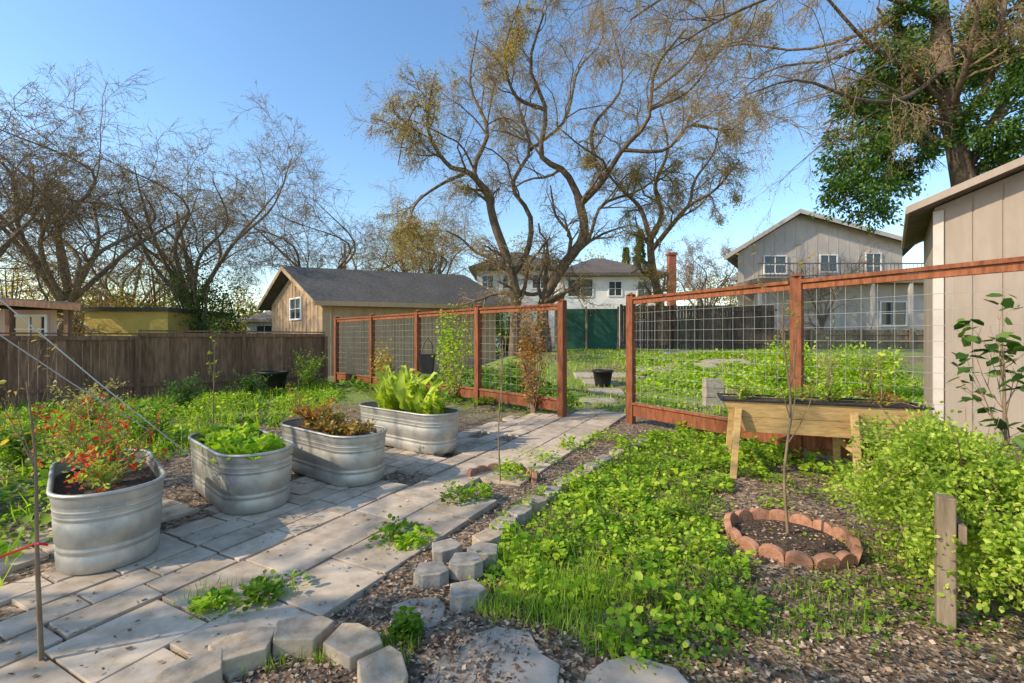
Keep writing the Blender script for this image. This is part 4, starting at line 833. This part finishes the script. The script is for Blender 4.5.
bare(425,27,11,.2,'fine drooping olive leaved tree right of the bare fan shaped tree','drooping_tree',n=8,spread=.6,leaf=(18000,'olivel',.08,.15,.5),lv=[(7,.55,.7,.2,.0,7,.5,.2,.014),(7,.6,.7,.2,-.2,5,.6,.2,.009),(6,.8,.6,.2,-.4,4,.6,.2,.007)])
bare(822,23,5.3,.10,'small bare reddish tree in front of the taupe house',n=7,spread=.6,lv=[(6,.6,.7,.2,.1,6,.55,.2,.012),(5,.6,.7,.2,.02,4,.6,.2,.008),(5,.6,.7,.2,0,3,.6,.2,.006)])
bare(705,38,9.0,.2,'bare rust tinted tree behind the dark back fence',n=8,spread=.8,leaf=(5000,'orange',.10,.15,.6))
bare(0,1.0,8.5,.2,'large bare tree standing left of the garden outside the view',X=-9.5,n=7,spread=.9,lv=[(6,.55,.8,.25,.08,8,.42,.2,.028),(5,.6,.7,.22,.02,5,.55,.2,.018),(3,.6,.7,.2,-.05,4,.6,.2,.012)],leaf=(1200,'olivel',.10,.12,.6))
def bush(name,lb,px,Y,w_,zt,mt,n=3000,sz=.16,cat='bush',dz=None):
    x=(px-512)/F*Y; z=float(gz(x,Y)); h=zt-z; r=w_/2
    cs=[(x,Y,z+h*.45,r,r*.8,h*.5),(x-r*.4,Y+.3,z+h*.65,r*.55,r*.5,h*.33),(x+r*.45,Y,z+h*.35,r*.6,r*.6,h*.35),(x+r*.2,Y,z+h*.75,r*.4,r*.4,h*.25)]
    C,D=clumps(cs,n,26,.16); C[:,2]=np.maximum(C[:,2],z+.02); s=rng.uniform(.6,1.3,len(C))*sz
    o=thing(name,(x,Y,z),lb,cat); V,Q=leaves(C,D+rdir(len(C)),s,s*.6,TK,.8); qmesh('crown',V,Q,mt,o)
    P=np.array([spline([(x,Y,z-.1),(x+dx*.4,Y+dy*.4,z+h*.35),(x+dx,Y+dy,z+h*.75)],5) for dx,dy in rng.uniform(-r*.6,r*.6,(9,2))]); V,Q=tubes(P,np.tile(np.linspace(.09,.02,5),(9,1)),5); qmesh('trunk',V,Q,'bark',o)
bush('leafy_tree','dark evergreen tree right of the mustard building behind the board fence',203,25,4.4,6.4,'deep',6500,.14,'tree')
bush('leafy_tree','golden green tree left of the dark evergreen behind the board fence',160,30,6,8.0,'olivel',6000,.15,'tree')
bush('leafy_tree','rust coloured tree behind the far left outbuilding',70,30,8,7.2,'orange',5500,.14,'tree')
bush('leafy_tree','low green tree between the tan garage and the cottage',243,34,4.5,5.6,'olivel',3500,.15,'tree')
bush('leafy_tree','olive leaved tree at the left edge above the outbuilding roof',10,26,7,6.8,'olivel',5500,.14,'tree')
bush('leafy_tree','dull green tree between the rust tree and the golden green tree',118,34,6,6.8,'green',4000,.15,'tree')
bush('leafy_tree','green tree between the tan garage and the white house',505,26,3,3.6,'green',2500,.16,'tree')
bush('leafy_tree','tall green tree directly behind the white house left roof',530,42,7,10.5,'olivel',4500,.22,'tree')
bush('leafy_tree','olive green tree behind the right side of the white house',612,44,7,10.2,'olivel',4500,.22,'tree')
bush('leafy_tree','tree behind the taupe house on its left side',725,45,7,8,'olivel',4500,.22,'tree')
def conifer(px,Y,h,w_,lb):
    x=(px-512)/F*Y; z=1; n=3400; t=rng.random(n)**.8; a=rng.uniform(0,2*np.pi,n); r=(1-t)*w_/2*rng.uniform(.3,1,n)*(.7+.3*np.sin(t*60+a)); 
    C=np.stack([x+r*np.cos(a),Y+r*np.sin(a),z+h*(.1+.9*t)],-1); D=np.stack([np.cos(a),np.sin(a),-.35*np.ones(n)],-1); o=thing('conifer',(x,Y,z),lb,'conifer')
    V,Q=leaves(C,D,.4,.15,TK,.5); qmesh('crown',V,Q,'deep',o); MB().tube([(x,Y,z),(x,Y,z+h)],[.2,.03],6).build('trunk','bark',o)
conifer(640,48,12,4.2,'tall narrow dark conifer right of the white house'); conifer(626,50,10.5,4,'shorter narrow conifer left of the tall one behind the white house')
n=26000; x=rng.uniform(-75,75,n); y=rng.uniform(50,60,n); hh=3.5+1.8*np.sin(x*.23)+1.2*np.sin(x*.61+1)
C=np.stack([x,y,1+hh*rng.random(n)**.7],-1); V,Q=leaves(C,rdir(n),rng.uniform(.4,.9,n),.4,TK,.9)
tag(qmesh('distant_treeline',V,Q,'deep'),'distant line of mixed green trees along the horizon','treeline',kind='stuff')
